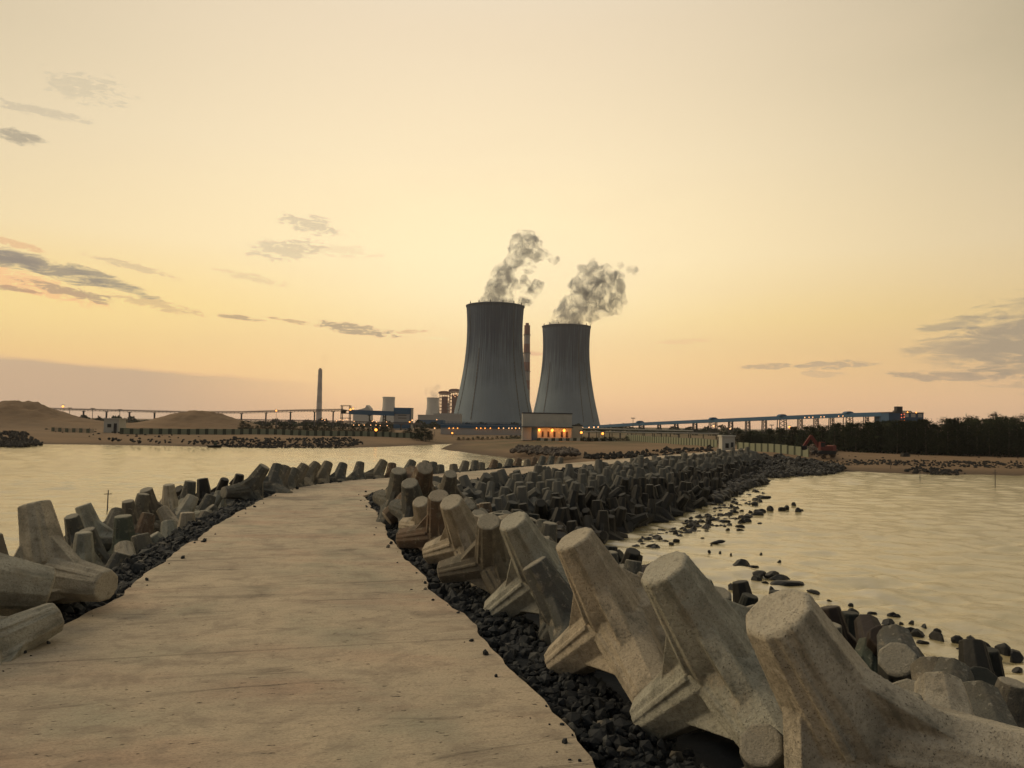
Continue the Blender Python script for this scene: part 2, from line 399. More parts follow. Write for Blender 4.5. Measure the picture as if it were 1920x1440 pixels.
# walkway slab: ribbon with uneven cast edges
def densify(P, step):
    n = max(2, int(sum((b-a).length for a, b in zip(P, P[1:]))/step)); return resample(P, n)
cor = 13                                           # inner corner index
Pts_o = densify(outer, .25); Pts_i = densify(inner, .25)
def wobble(P, amp, seed):
    out = []
    for i, p in enumerate(P):
        s_ = i*.25; a = P[min(i+1, len(P)-1)]-P[max(i-1, 0)]; nrm = Vector((a.y, -a.x)).normalized()
        w = amp*(math.sin(s_*1.3+seed)+.6*math.sin(s_*2.9+seed*2)+.4*math.sin(s_*6.1+seed*3)+random.uniform(-.35, .35)); out.append(p+nrm*w*.5)
    return out
Po = wobble(Pts_o, .09, 1.0); Pi = wobble(Pts_i, .09, 4.0)
bm = bmesh.new(); ring = [bm.verts.new((p.x, p.y, PIER)) for p in Po+Pi[::-1]]
f = bm.faces.new(ring); r = bmesh.ops.extrude_face_region(bm, geom=[f])
for e in r['geom']:
    if isinstance(e, bmesh.types.BMVert): e.co.z -= .34
bmesh.ops.triangulate(bm, faces=bm.faces[:]); bmesh.ops.recalc_face_normals(bm, faces=bm.faces)
me = bpy.data.meshes.new('walkway'); bm.to_mesh(me); bm.free(); me.materials.append(m_walk)
tag(link('walkway', me), kind='structure')
# mound of core rubble under the tetrapods
gx = np.arange(-40, 75, .5); gy = np.arange(-30, 152, .5); GX, GY = np.meshgrid(gx, gy, indexing='ij'); GZ = mound_z(GX, GY)
GZ = np.where(inside(GX, GY, walkpoly), 2.8, GZ)
idx = -np.ones(GX.shape, int); keep = GZ > -1.6; idx[keep] = np.arange(keep.sum())
vs = np.stack([GX[keep], GY[keep], GZ[keep]], 1).tolist()
a_, b_, c_, d_ = idx[:-1, :-1], idx[1:, :-1], idx[1:, 1:], idx[:-1, 1:]; ok = (a_ >= 0) & (b_ >= 0) & (c_ >= 0) & (d_ >= 0)
mb = MB(); mb.v = vs; mb.f = np.stack([a_[ok], b_[ok], c_[ok], d_[ok]], 1).tolist()
tag(mb.build('breakwater', m_rubble, smooth=True), kind='structure')

# ------------------------------------------------------------------ land and water
shore_l = [(-400, 193)] + [tuple(on_z(x, y, 0)[:2]) for x, y in [(0, 832), (200, 834), (360, 837), (440, 838), (650, 840), (740, 837), (850, 832), (838, 836), (826, 842), (845, 845), (865, 847), (937, 857), (1000, 864), (1060, 872)]]
shore = [Vector(p) for p in shore_l] + [Vector((14, 118)), Vector((19, 104)), Vector((30, 112)), Vector((43, 128)), Vector(on_z(1590, 884, 0)[:2]), Vector(on_z(1690, 888, 0)[:2]), Vector(on_z(1810, 890, 0)[:2]), Vector(on_z(1920, 892, 0)[:2]), Vector((140, 124)), Vector((450, 110))]
landpoly = shore + [Vector((5000, 110)), Vector((5000, 5000)), Vector((-5000, 5000)), Vector((-5000, 193))]
hills = [(tuple(at(20, 780, 300)[:2]), 15, 34, 5.4), (tuple(at(-60, 780, 310)[:2]), 30, 30, 5.2), (tuple(at(45, 780, 300)[:2]), 9, 14, 1.6), (tuple(at(130, 780, 305)[:2]), 20, 30, 2.9),
         (tuple(at(345, 780, 310)[:2]), 11, 22, 4.3), (tuple(at(300, 780, 310)[:2]), 20, 30, 2.0), (tuple(at(418, 780, 320)[:2]), 13, 22, 4.4), (tuple(at(480, 780, 320)[:2]), 14, 20, 1.0)]
def land_z(x, y):
    ins = inside(x, y, landpoly); dd = dist_poly(x, y, shore)
    z = np.where(ins, np.interp(dd, [0, 12, 28, 60, 300], [0, .75, 1.9, 2.3, 2.6]), -np.minimum(dd*.08, 2.4))
    z = z + np.where(ins, np.minimum(dd/20, 1)*(.12*hnoise(x, y, .12)+.06*hnoise(x, y, .5)), 0)
    for (hx, hy), sx, sy, hh in hills: z = z + np.where(ins, hh*np.exp(-((x-hx)/sx)**2-((y-hy)/sy)**2)*(1+.05*hnoise(x, y, .25)+.05*hnoise(x+y, y-x, .5)+.03*hnoise(x, y, 1.1)), 0)
    # raised spit in the middle of the left bay
    return z
rad = np.concatenate([[0.0], np.geomspace(3, 60, 40), np.geomspace(61, 420, 430), np.geomspace(425, 3450, 60)])
ang = np.concatenate([np.linspace(-180, -46, 40), np.linspace(-45, 45, 520), np.linspace(46, 180, 40)]); 
A, Rr = np.meshgrid(np.radians(ang), rad, indexing='ij'); GX = Rr*np.sin(A); GY = Rr*np.cos(A); GZ = land_z(GX, GY)
n_a, n_r = GX.shape; I = np.arange(n_a*n_r).reshape(n_a, n_r)
mb = MB(); mb.v = np.stack([GX.ravel(), GY.ravel(), GZ.ravel()], 1).tolist()
mb.f = np.stack([I[:-1, :-1].ravel(), I[:-1, 1:].ravel(), I[1:, 1:].ravel(), I[1:, :-1].ravel()], 1).tolist()
tag(mb.build('ground', m_sand, smooth=True), kind='structure')
wr = np.concatenate([[.01, 3, 6], np.geomspace(9, 270, 560), [400, 800, 3400]])
wa = np.radians(np.concatenate([np.linspace(-180, -47, 30), np.linspace(-46, 46, 470), np.linspace(47, 180, 30)]))
A, Rr = np.meshgrid(wa, wr, indexing='ij'); WX = Rr*np.sin(A); WY = Rr*np.cos(A); WZ = np.zeros_like(WX)
wrng = np.random.default_rng(3)
for i in range(46):                                   # small wind waves running roughly towards the shore
    lam = .55*(7.5**(i/45.0)); th_ = R(80)+wrng.normal(0, .55); k_ = 2*math.pi/lam; amp_ = lam*.0058*wrng.uniform(.6, 1.4)
    fade = np.clip(lam/(Rr*.0062*2.6)-.6, 0, 1)*np.clip((300-Rr)/120, 0, 1)
    WZ += amp_*fade*np.sin(k_*(WX*math.cos(th_)+WY*math.sin(th_))+wrng.uniform(0, 6.28)+.8*np.sin(WX*.11+i)+.7*np.sin(WY*.13+2*i))
WZ *= .55+.45*np.clip(.5+hnoise(WX, WY, .045)+.4*hnoise(WX, WY, .16), 0, 1.3)
n_a, n_r = WX.shape; I = np.arange(n_a*n_r).reshape(n_a, n_r)
mb = MB(); mb.v = np.stack([WX.ravel(), WY.ravel(), WZ.ravel()], 1).tolist()
mb.f = np.stack([I[:-1, :-1].ravel(), I[:-1, 1:].ravel(), I[1:, 1:].ravel(), I[1:, :-1].ravel()], 1).tolist()
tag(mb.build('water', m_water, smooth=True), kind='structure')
def gz(x, y): return float(land_z(np.array([x]), np.array([y]))[0])
def mz(x, y): return float(mound_z(np.array([x]), np.array([y]))[0])

# ------------------------------------------------------------------ tetrapods
LEG, R1, R0 = 1.62, .33, .50
th = math.acos(-1/3)
DIRS = [Vector((0, 0, 1))] + [Vector((math.sin(th)*math.cos(a), math.sin(th)*math.sin(a), math.cos(th))) for a in (0, 2*math.pi/3, 4*math.pi/3)]
def tetra_bm(n=8, hull=True, seam=True):
    bm = bmesh.new()
    for li, dv in enumerate(DIRS):
        t = dv.orthogonal().normalized(); b = dv.cross(t); rings = []
        for s_, r_ in ((0, R0), (.42, R0*.97), (LEG-.03, R1+.01), (LEG, R1-.025)):
            rings.append([bm.verts.new(dv*s_ + (t*math.cos(2*math.pi*(i+.5)/n)+b*math.sin(2*math.pi*(i+.5)/n))*r_) for i in range(n)])
        for r1, r2 in zip(rings, rings[1:]):
            for i in range(n): bm.faces.new((r1[i], r1[(i+1) % n], r2[(i+1) % n], r2[i]))
        bm.faces.new(rings[0][::-1]); bm.faces.new(rings[-1])
    if hull:
        for i in range(4):
            for j in range(i+1, 4):
                di, dj = DIRS[i], DIRS[j]; b = di.cross(dj).normalized(); w = .115; pts = []
                for p, q in ((di, dj), (dj, di)):
                    nn = (q-p*q.dot(p)).normalized(); tt = .84; rr = (R0+(R1-R0)*(tt-.42)/(LEG-.48))*.90
                    for sg in (-1, 1): pts += [p*tt+nn*rr*.97+b*w*sg, p*.2+b*w*sg*1.6]
                vsn = [bm.verts.new(p) for p in pts]
                bmesh.ops.convex_hull(bm, input=vsn)
        if seam:                                    # mould seams: a thin raised lip running down two sides of each leg
            for dv in DIRS:
                t = dv.orthogonal().normalized()
                for sg in (-1, 1):
                    t2 = t*sg; b = dv.cross(t2); pts = []
                    for s_, r_ in ((.3, R0), (LEG-.03, R1-.01)):
                        pts += [dv*s_+t2*(r_*.9)+b*.05, dv*s_+t2*(r_*.9)-b*.05, dv*s_+t2*(r_+.012)+b*.035, dv*s_+t2*(r_+.012)-b*.035]
                    bmesh.ops.convex_hull(bm, input=[bm.verts.new(p) for p in pts])
    return bm
def tetra_mesh(voxel, seed, mats):
    bm = tetra_bm(); me = bpy.data.meshes.new('tetrapod'); bm.to_mesh(me); bm.free()
    o = bpy.data.objects.new('tmp', me); col.objects.link(o)
    r = o.modifiers.new('r', 'REMESH'); r.mode = 'VOXEL'; r.voxel_size = voxel; r.use_smooth_shade = True
    if voxel < 0:
        sm = o.modifiers.new('s', 'SMOOTH'); sm.factor = .5; sm.iterations = 1
    for nm, size, st in (('a', .6, .012), ('b', .12, .009), ('c', .035, .007)):
        if voxel > .04 and nm == 'c': continue
        tx = bpy.data.textures.new('t', 'CLOUDS'); tx.noise_scale = size; tx.noise_depth = 3
        dm = o.modifiers.new(nm, 'DISPLACE'); dm.texture = tx; dm.strength = st; dm.mid_level = .5; dm.texture_coords = 'OBJECT' if False else 'LOCAL'
    dg = bpy.context.evaluated_depsgraph_get(); out = bpy.data.meshes.new_from_object(o.evaluated_get(dg))
    out.name = 'tetrapod'; out.materials.clear(); out.materials.append(mats); out.polygons.foreach_set('use_smooth', [True]*len(out.polygons))
    bpy.data.objects.remove(o); return out
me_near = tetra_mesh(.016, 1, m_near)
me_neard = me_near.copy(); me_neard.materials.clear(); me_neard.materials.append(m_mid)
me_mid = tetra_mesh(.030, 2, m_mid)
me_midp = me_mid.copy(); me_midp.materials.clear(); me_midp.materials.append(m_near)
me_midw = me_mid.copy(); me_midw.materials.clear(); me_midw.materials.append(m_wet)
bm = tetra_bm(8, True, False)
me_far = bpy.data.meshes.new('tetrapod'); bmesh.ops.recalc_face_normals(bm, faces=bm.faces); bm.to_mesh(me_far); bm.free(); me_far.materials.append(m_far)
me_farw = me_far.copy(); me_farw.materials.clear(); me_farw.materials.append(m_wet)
TP = []                                             # centres taken
def put_tetra(c, q, s, me, label, group, parent=None):
    o = link('tetrapod', me); o.location = c; o.rotation_mode = 'QUATERNION'; o.rotation_quaternion = q; o.scale = (s, s, s)
    tag(o, label, 'tetrapod', group); TP.append((c[0], c[1], c[2], s)); return o
def hero(cap, cen, D, foot, s, me, label, group='pale tetrapods lining the walkway', toward=0, fz=None):
    """cap/centre/foot as seen, D = distance of the cap; the leg length fixes how far it leans away."""
    pc = at(*cap, D); cand = []
    for k in range(240):
        Dj = D-1.62*s+3.24*s*k/239; pj = at(*cen, Dj); e = abs((pc-pj).length-LEG*s)
        cand.append((e + (.05 if (Dj-D)*(toward or 1) < 0 else 0), pj))
    e0 = min(c[0] for c in cand); cand = [c[1] for c in cand if c[0] < e0+.06]
    fz = PIER+.38 if fz is None else fz; tgt = on_z(*foot, fz) if foot[1] < 5000 else None; bq = None
    for cj in cand:
        u = (pc-cj).normalized(); cj = pc-u*LEG*s; q0 = Vector((0, 0, 1)).rotation_difference(u)
        for k in range(60):
            q = q0 @ Quaternion((0, 0, 1), 2*math.pi*k/60); p = cj+(q@DIRS[1])*LEG*s
            if (p-cp).dot(fw) < .5: continue
            x, y = proj(p); e = math.hypot(x-foot[0], y-foot[1])*D/FPX*1.5 + (p-tgt).length
            if bq is None or e < bq[0]: bq = (e, q, cj)
    cj = bq[2]
    return put_tetra(cj, bq[1], s, me, label, group)
H = [((1455, 1145), (1612, 1400), 7.4, (1470, 1720), 1.04, 'largest and nearest tetrapod, dark leaning leg with tan broken cap at right foreground'),
     ((1243, 1062), (1368, 1258), 9.9, (1150, 1300), 1.02, 'second nearest leaning tetrapod with brown stained leg and pale foot on the rubble strip'),
     ((1075, 1008), (1165, 1172), 12.4, (985, 1195), 1.0, 'third leaning tetrapod from the front with ridged leg and greenish cap'),
     ((961, 975), (1022, 1086), 16.3, (880, 1118), .98, 'fourth leaning tetrapod from the front, tan with grooved leg, foot beside the rubble strip'),
     ((916, 977), (922, 1050), 18.3, (845, 1068), .85, 'short upright tetrapod with dark brown face wedged between two taller leaning ones'),
     ((845, 940), (880, 1020), 20.6, (800, 1030), .95, 'smooth grey leaning tetrapod, sixth along the right edge of the walkway'),
     ((822, 928), (828, 1000), 23.5, (775, 1012), .95, 'dark brown tetrapod just behind the smooth grey leaning one'),
     ((788, 940), (803, 990), 25.5, (755, 985), .8, 'pale green tinted tetrapod with stubby leg near the inside bend of the walkway'),
     ((768, 905), (778, 962), 28.5, (740, 950), .95, 'mossy green upright tetrapod at the inside bend of the walkway'),
     ((748, 882), (745, 940), 31.5, (715, 950), .95, 'greenish tetrapod with flat top at the tip of the inside bend'),
     ((845, 888), (838, 930), 36, (812, 925), .9, 'rust brown tetrapod standing behind the inside bend'),
     ((770, 885), (785, 925), 32.5, (735, 962), 1.0, 'pale grey leaning tetrapod behind the green one at the inside bend')]
for i, (a, b, D, ft, s, lb) in enumerate(H):
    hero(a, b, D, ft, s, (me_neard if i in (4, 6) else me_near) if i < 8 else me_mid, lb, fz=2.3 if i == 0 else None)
# lower right, seaward slope close to the viewer
HL = [((1655, 1193), (1650, 1250), 1.7, .9, me_midw, 'black wet tetrapod leg sticking up at the water line behind the nearest cap'),
      ((1682, 1235), (1705, 1310), 2.1, 1.05, me_mid, 'grey green rounded tetrapod leg low on the slope right of the nearest tetrapod'),
      ((1842, 1275), (1815, 1350), 1.5, .95, me_midw, 'black tetrapod leg silhouetted against water at far lower right'),
      ((1700, 1308), (1752, 1385), 2.3, .95, me_mid, 'mossy tetrapod with two pale flat leg ends beside the nearest leg'),
      ((1830, 1340), (1790, 1400), 2.2, .95, me_mid, 'tetrapod with bright edged leg tops near the bottom right corner'),
      ((1765, 1412), (1790, 1480), 2.7, .95, me_near, 'tetrapod with round pinkish leg end at the bottom right edge'),
      ((1895, 1405), (1885, 1480), 2.5, .95, me_mid, 'dark green upright tetrapod in the bottom right corner'),
      ((1770, 1260), (1740, 1310), 1.5, .8, me_midw, 'brown wet tetrapod with pointed top between two grey ones at lower right'),
      ((1425, 1395), (1480, 1480), 3.1, .7, me_mid, 'mossy tetrapod foot in the dark gap left of the nearest leg')]
for a, b, z, s, me, lb in HL:
    p = on_z(*a, z+.9); hero(a, b, p.y, (b[0]-60, b[1]+40), s, me, lb, 'tetrapods on the seaward slope', fz=z-.4)
# left edge, near
HLf = [((200, 1098), (88, 1080), 15.9, (62, 972), .97, me_near, 'pale tetrapod with a tall upright leg and a blocky foot at the left edge'),
       ((95, 1103), (-120, 1075), 15.2, (-200, 900), 1.15, me_near, 'large pale tetrapod leg lying flat at the left picture edge'),
       ((105, 1155), (-60, 1235), 14.0, (-160, 1040), .85, me_near, 'low tetrapod foot half sunk in rubble at the lower left edge')]
for i, (a, b, D, ft, s, me, lb) in enumerate(HLf): hero(a, b, D, ft, s, me, lb, 'tetrapods on the left edge', fz=4.97)
# the silhouetted row along the outside of the bend: cap pixel, lean
ARC = [(497, 874, -22), (521, 871, -9), (537, 875, -15), (555, 880, -16), (572, 872, -18), (595, 869, -20), (616, 867, -13), (644, 869, -9), (676, 867, -6), (720, 864, -13), (735, 869, -2), (774, 864, -11), (799, 865, -5), (813, 867, -3), (826, 872, -1), (850, 871, 2), (874, 865, -7), (891, 864, -2), (903, 868, -3), (928, 863, -6), (936, 869, -4), (957, 861, -6), (973, 860, -6), (989, 862, -1), (1003, 858, -6), (1019, 856, -5), (1035, 856, -4), (1052, 858, -4)]
LBA = ['dark tetrapod silhouetted against the bay, leaning right, {} in the row along the outside bend']
def arc_D(px): return float(np.interp(px, [480, 520, 600, 700, 800, 900, 1000, 1060], [38, 44, 51, 56, 61, 68, 77, 85]))
ordn = ['first', 'second', 'third', 'fourth', 'fifth', 'sixth', 'seventh', 'eighth', 'ninth', 'tenth', 'eleventh', 'twelfth', 'thirteenth', 'fourteenth', 'fifteenth', 'sixteenth', 'seventeenth', 'eighteenth', 'nineteenth', 'twentieth', 'twenty first', 'twenty second', 'twenty third', 'twenty fourth', 'twenty fifth', 'twenty sixth', 'twenty seventh', 'twenty eighth']
for i, (x, y, l) in enumerate(ARC):
    D = arc_D(x); s = random.uniform(.88, 1.0); Lp = LEG*s*FPX/D; a_ = l*1.35
    dyp = math.sqrt(max(4, Lp*Lp-a_*a_))*.98
    hero((x, y), (x+a_, y+dyp), D, (x+a_+Lp*random.choice((-1, 1, 1)), y+dyp+6), s, me_mid,
         'silhouetted tetrapod, %s from left in the row outside the bend' % ordn[i], 'silhouetted row along the outside bend')
# procedural fill
CAND = []
def fill(side):
    P = densify(inner if side > 0 else outer, .2)
    off_rows = np.arange(1.75, 15, 1.45) if side > 0 else [1.75, 2.95, 4.15]
    for ri, off_ in enumerate(off_rows):
        i = random.randint(0, 5)
        while i < len(P)-1:
            a = (P[min(i+4, len(P)-1)]-P[max(i-4, 0)]).normalized(); n = Vector((a.y, -a.x))*(1 if side > 0 else -1)
            p = P[i]+n*(off_+random.uniform(-.25, .25)); i += max(4, int(random.uniform(1.4, 1.85)*(1.0 if P[i].y < 45 else .8)/.2))
            if p.y < 3 or p.y > 138: continue
            if p.length < 7.0: continue
            x, y = p
            di = float(dist_poly(np.array([x]), np.array([y]), inner)[0]); do = float(dist_poly(np.array([x]), np.array([y]), outer)[0])
            if min(di, do) < off_-.35: continue
            if side < 0 and p.y > 75: continue
            if side > 0 and di > float(Wid(np.array([y]))[()] if np.ndim(Wid(y)) else Wid(y))+.5: continue
            if side < 0 and p.y > 112: continue
            CAND.append((x, y, ri, side, min(di, do)))
fill(1); fill(-1)
random.shuffle(CAND)
cells = []
for (x, y, ri, side, dd) in CAND:
    if any((x-t[0])**2+(y-t[1])**2 < ((1.45 if t[3] > .9 else (1.2 if y < 45 else 1.02)) if side > 0 else (1.3 if t[3] > .9 else .98))**2 for t in TP): 
        continue
    z = mz(x, y)
    if z < -.75: continue
    # keep the view over the bend as in the photograph: outside row there is set by hand
    px, py = proj(Vector((x, y, z+1.2)))
    if side < 0 and ri == 0 and 470 < px < 1065: continue
    if side < 0 and px > 480: continue
    TP.append((x, y, z, .8)); cells.append((Vector((x, y, z)), ri, side, dd))
cells.sort(key=lambda t: (t[0]-cp).length)
def rand_q(tilt):
    a = random.uniform(0, 2*math.pi); tl = abs(random.gauss(0, tilt)); u = Vector((math.sin(tl)*math.cos(a), math.sin(tl)*math.sin(a), math.cos(tl)))
    return Vector((0, 0, 1)).rotation_difference(u) @ Quaternion((0, 0, 1), random.uniform(0, 6.28))
n_ind = 0; stuff_v = MB(); placed = len(H)+len(HL)+len(HLf)+len(ARC)
fv = [v.co.copy() for v in me_far.vertices]; ff = [tuple(p.vertices) for p in me_far.polygons]
SM = {}
for (p, ri, side, dd) in cells:
    s = random.uniform(.78, .98); q = rand_q(R(20) if random.random() < .74 else R(75))
    if side > 0 and p.y < 30: s *= .86
    wet = p.z < .95; Dd = (p-cp).length; x_, y_ = proj(p)
    outside_view = (p.y < 4) or x_ < -120 or x_ > 2050 or y_ > 1650
    c_ = Vector((p.x, p.y, p.z+.62*s+random.uniform(-.15, .2)))
    if side < 0:
        c_.z = 1.98+.32*ri+random.uniform(-.12, .12); s *= .9
        if ri == 0 or random.random() < .35: q = rand_q(R(60))
    if side > 0 and p.y > 36: c_.z -= max(0, .95-.16*max(0, dd-1.5))
    if outside_view and placed + n_ind >= 300: continue
    if n_ind + placed < 300:
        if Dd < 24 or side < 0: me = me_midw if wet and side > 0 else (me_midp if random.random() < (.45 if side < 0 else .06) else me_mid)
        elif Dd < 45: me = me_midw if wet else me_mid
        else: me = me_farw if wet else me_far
        if side < 0: lb, g = 'weathered tetrapod piled along the left edge of the walkway above the bay', 'tetrapods on the left edge'
        elif wet: lb, g = 'dark wet tetrapod at the foot of the seaward slope near the water', 'wet tetrapods at the waterline'
        elif p.y < 45: lb, g = 'weathered tetrapod on the slope right of the rubble strip behind the pale foreground row', 'tetrapods on the seaward slope'
        else: lb, g = 'small dull grey tetrapod in the packed field right of the far walkway', 'tetrapods packed beside the far walkway'
        put_tetra(c_, q, s, me, lb, g); n_ind += 1
    else:
        mm = SM.setdefault(wet, MB()); mm.add([c_+q@(v*s) for v in fv], ff)
for wet, mm in SM.items():
    mm.build('tetrapod_field', m_wet if wet else m_far)
    o = col.objects[-1]; tag(o, 'black wet mass of distant tetrapods along the waterline' if wet else 'dense dark mass of distant tetrapods beside the end of the walkway', 'tetrapods', kind='stuff')

# ------------------------------------------------------------------ loose stone
def stone(mb, c, r, seedless=None, flat=.75, sub=0):
    vs = []; n = 6
    ph = random.uniform(0, 6.28); rot = Quaternion(Vector((random.gauss(0, 1), random.gauss(0, 1), random.gauss(0, 1))).normalized(), random.uniform(0, 3))
    sx, sy, sz = r*random.uniform(.8, 1.4), r*random.uniform(.7, 1.1), r*flat*random.uniform(.7, 1.1)
    for v in ICO: vs.append(Vector(c)+rot@Vector((v[0]*sx*random.uniform(.75, 1.2), v[1]*sy*random.uniform(.75, 1.2), v[2]*sz*random.uniform(.75, 1.2))))
    mb.add(vs, ICF)
bm = bmesh.new(); bmesh.ops.create_icosphere(bm, subdivisions=1, radius=1); ICO = [v.co.copy() for v in bm.verts]; ICF = [tuple(v.index for v in f.verts) for f in bm.faces]; bm.free()
def strip(P, sgn, width, name, label):
    mb = MB(); n = len(P)
    for i in range(n-1):
        p = P[i]; D = max(4, p.length)
        if p.y < 3 or (p.y > 75): continue
        a = (P[min(i+3, n-1)]-P[max(i-3, 0)]).normalized(); nr = Vector((a.y, -a.x))*sgn
        r = .05 + .0012*D
        cnt = int(.25*width/(r*r*3.0)*.85)
        for k in range(min(cnt, 60)):
            o_ = random.uniform(-.03, width) if random.random() > .02 else random.uniform(-.45, 0); q = p+nr*o_+a*random.uniform(-.13, .13); rr = r*random.choice((.5, .7, .8, 1, 1, 1.3, 1.8, 2.4))
            if o_ < -.03: rr *= .45
            stone(mb, (q.x, q.y, (2.98-max(0, o_-1)*.35+random.uniform(-.02, .08)) if o_ > -.03 else 3.2+rr*.3), rr)
    o = mb.build(name, m_rubble); tag(o, label, 'rubble', kind='stuff')
strip(Pi, 1, 1.7, 'rubble', 'strip of black crushed stone along the right edge of the walkway')
strip(Po, -1, 1.5, 'rubble', 'strip of black crushed stone along the left edge of the walkway')
# rocks standing in the shallows: pixel, half width
def rock_mesh(seed, m):
    random.seed(seed); bm = bmesh.new(); bmesh.ops.create_icosphere(bm, subdivisions=3, radius=1)
    pts = [Vector((random.gauss(0, 1), random.gauss(0, 1), random.gauss(0, 1))).normalized()*random.uniform(.5, .85) for _ in range(10)]
    for v in bm.verts:
        for k in pts:                                                  # chop facets
            n = k.normalized(); dd = v.co.dot(n)-k.length
            if dd > 0: v.co -= n*dd
        v.co *= 1+.05*math.sin(v.co.x*9)*math.sin(v.co.y*7+seed)
    me = bpy.data.meshes.new('rock'); bm.to_mesh(me); bm.free(); me.materials.append(m); return me
RM = [rock_mesh(s_, m_rock) for s_ in range(5)]
ROCKS = [(1390, 1056, 17, .5), (1412, 1060, 10, .3), (1424, 1075, 14, .5), (1418, 1086, 10, .9), (1447, 1075, 16, .4), (1460, 1082, 20, .35), (1475, 1093, 30, .25), (1497, 1094, 10, .3), (1435, 1090, 7, .6), (1447, 1102, 7, .9), (1372, 1100, 9, .9), (1406, 1124, 11, .8), (1525, 1107, 14, .3), (1398, 1104, 6, .4),
         (1600, 1147, 11, .8), (1620, 1157, 16, .45), (1635, 1147, 9, .5), (1625, 1175, 13, .8), (1672, 1150, 9, .7), (1680, 1151, 8, .4), (1667, 1163, 15, .4), (1690, 1166, 4, .6), (1710, 1166, 7, .9), (1704, 1176, 12, .3), (1733, 1173, 7, 1.0), (1721, 1186, 12, .8), (1730, 1201, 11, .5), (1757, 1182, 8, .9), (1759, 1195, 16, .8), (1676, 1184, 20, .25), (1583, 1168, 12, .3), (1583, 1180, 7, .5),
         (1795, 1200, 12, .9), (1799, 1214, 7, .5), (1825, 1205, 13, 1.1), (1845, 1215, 13, 1.0), (1880, 1218, 14, 1.0), (1868, 1230, 12, .6), (1905, 1228, 18, .7), (1908, 1252, 11, .5), (1815, 1193, 4, .4), (1555, 1124, 5, .5), (1595, 1131, 6, .4), (1553, 1135, 4, .5),
         (1444, 956, 8, 1.0), (1428, 958, 8, .6), (1466, 954, 8, .6), (1475, 953, 6, 1.0), (1489, 946, 5, 1.1), (1497, 958, 6, 1.1), (1503, 955, 4, .5), (1433, 932, 12, .3), (1415, 945, 8, .6), (1420, 964, 12, .35), (1396, 968, 12, .3), (1400, 975, 9, .5), (1358, 976, 12, .3), (1425, 980, 5, .5), (1388, 985, 9, .4), (1342, 985, 7, .5), (1365, 991, 5, .6), (1388, 992, 7, .4), (1325, 995, 5, .5), (1317, 1007, 4, .4), (1345, 1014, 15, .25), (1334, 1020, 3, .5), (1350, 1033, 3, .8), (1371, 1037, 3, .7), (1330, 1031, 3, .5), (1461, 1050, 4, .6), (1427, 1036, 3, .5), (1268, 1012, 7, .6), (1259, 1018, 6, .6)]
for i, (x, y, hw, asp) in enumerate(ROCKS):
    p = on_z(x, y, 0.12); s = hw*p.y/FPX*1.05
    o = link('rock', RM[i % 5]); o.location = (p.x, p.y, max(-.05, .25*s*asp)); o.scale = (s, s*.8, max(s*asp*1.1, .12)); o.rotation_euler = (random.uniform(-.15, .15), random.uniform(-.15, .15), random.uniform(0, 6.28) if asp > .6 else random.uniform(-.4, .4))
    z_ = 'near the far tetrapod field' if y < 1040 else ('below the leaning cap in the middle' if x < 1540 else 'in the line running to the right edge')
    tag(o, 'black wet rock in the shallow water '+z_, 'rock', 'rocks in the shallow water '+z_)
# black rubble apron beyond the field, left shore and rock heaps
def heap(name, label, poly_px, zplane, n, r0, r1, m, hgt=0.0, hexp=1):
    mb = MB(); xs = [p[0] for p in poly_px]; ys = [p[1] for p in poly_px]; P = [Vector(p) for p in poly_px]; k = 0
    while k < n:
        x = random.uniform(min(xs), max(xs)); y = random.uniform(min(ys), max(ys))
        if not bool(inside(np.array([x]), np.array([y]), P)[()] if False else inside(np.array([x]), np.array([y]), P)[0]): continue
        p = on_z(x, y, zplane); g = max(gz(p.x, p.y), -.15); z = max(g, zplane-.4)
        if g > zplane+1.4: k += 1; continue
        mbh = random.uniform(0, hgt); stone(mb, (p.x, p.y, z+mbh), random.uniform(r0, r1)); k += 1
    o = mb.build(name, m); return tag(o, label, 'rocks', kind='stuff')
heap('rock_apron', 'black rubble apron reaching into the water from the end of the tetrapod field', [(1395, 870), (1425, 868), (1500, 872), (1585, 880), (1560, 888), (1500, 892), (1430, 896), (1440, 905), (1400, 915), (1370, 930), (1330, 945), (1345, 915)], 0.15, 1500, .3, .75, m_rock, .5)
heap('rock_scatter', 'small wet stones scattered in the shallows below the tetrapod field', [(1400, 905), (1440, 920), (1430, 960), (1380, 985), (1300, 1000), (1260, 1010), (1240, 1030), (1180, 1020), (1330, 960)], 0.0, 260, .12, .42, m_rock, .1)
heap('shore_rocks', 'band of black rocks along the far left beach below the wall', [(395, 833), (470, 829), (560, 829), (660, 829), (685, 834), (640, 838), (500, 838), (440, 837)], .3, 700, .25, .6, m_blackrock, .25)
heap('shore_rocks', 'black rock bank at the extreme left of the far beach', [(-60, 814), (15, 816), (55, 823), (85, 831), (40, 834), (-60, 834)], .6, 600, .3, .75, m_blackrock, .4)
heap('shore_rocks', 'loose dark stones strewn on the sand before the left wall', [(10, 802), (80, 804), (200, 810), (330, 817), (400, 822), (400, 830), (260, 826), (150, 818), (60, 810)], 1.6, 120, .2, .6, m_blackrock, .1)
heap('rock_heap', 'long brown heap of dumped rock on the sand below the lit pump house', [(958, 842), (975, 835), (1010, 837), (1050, 839), (1075, 841), (1088, 849), (1040, 850), (1015, 847)], 1.7, 420, .3, .7, flat('brown_rock', (.06, .045, .035)), .35)
heap('shore_rocks', 'dark rubble on the sand beside the far end of the walkway', [(1095, 850), (1180, 846), (1330, 840), (1340, 846), (1180, 856), (1100, 856)], 2.0, 200, .25, .6, m_blackrock, .3)
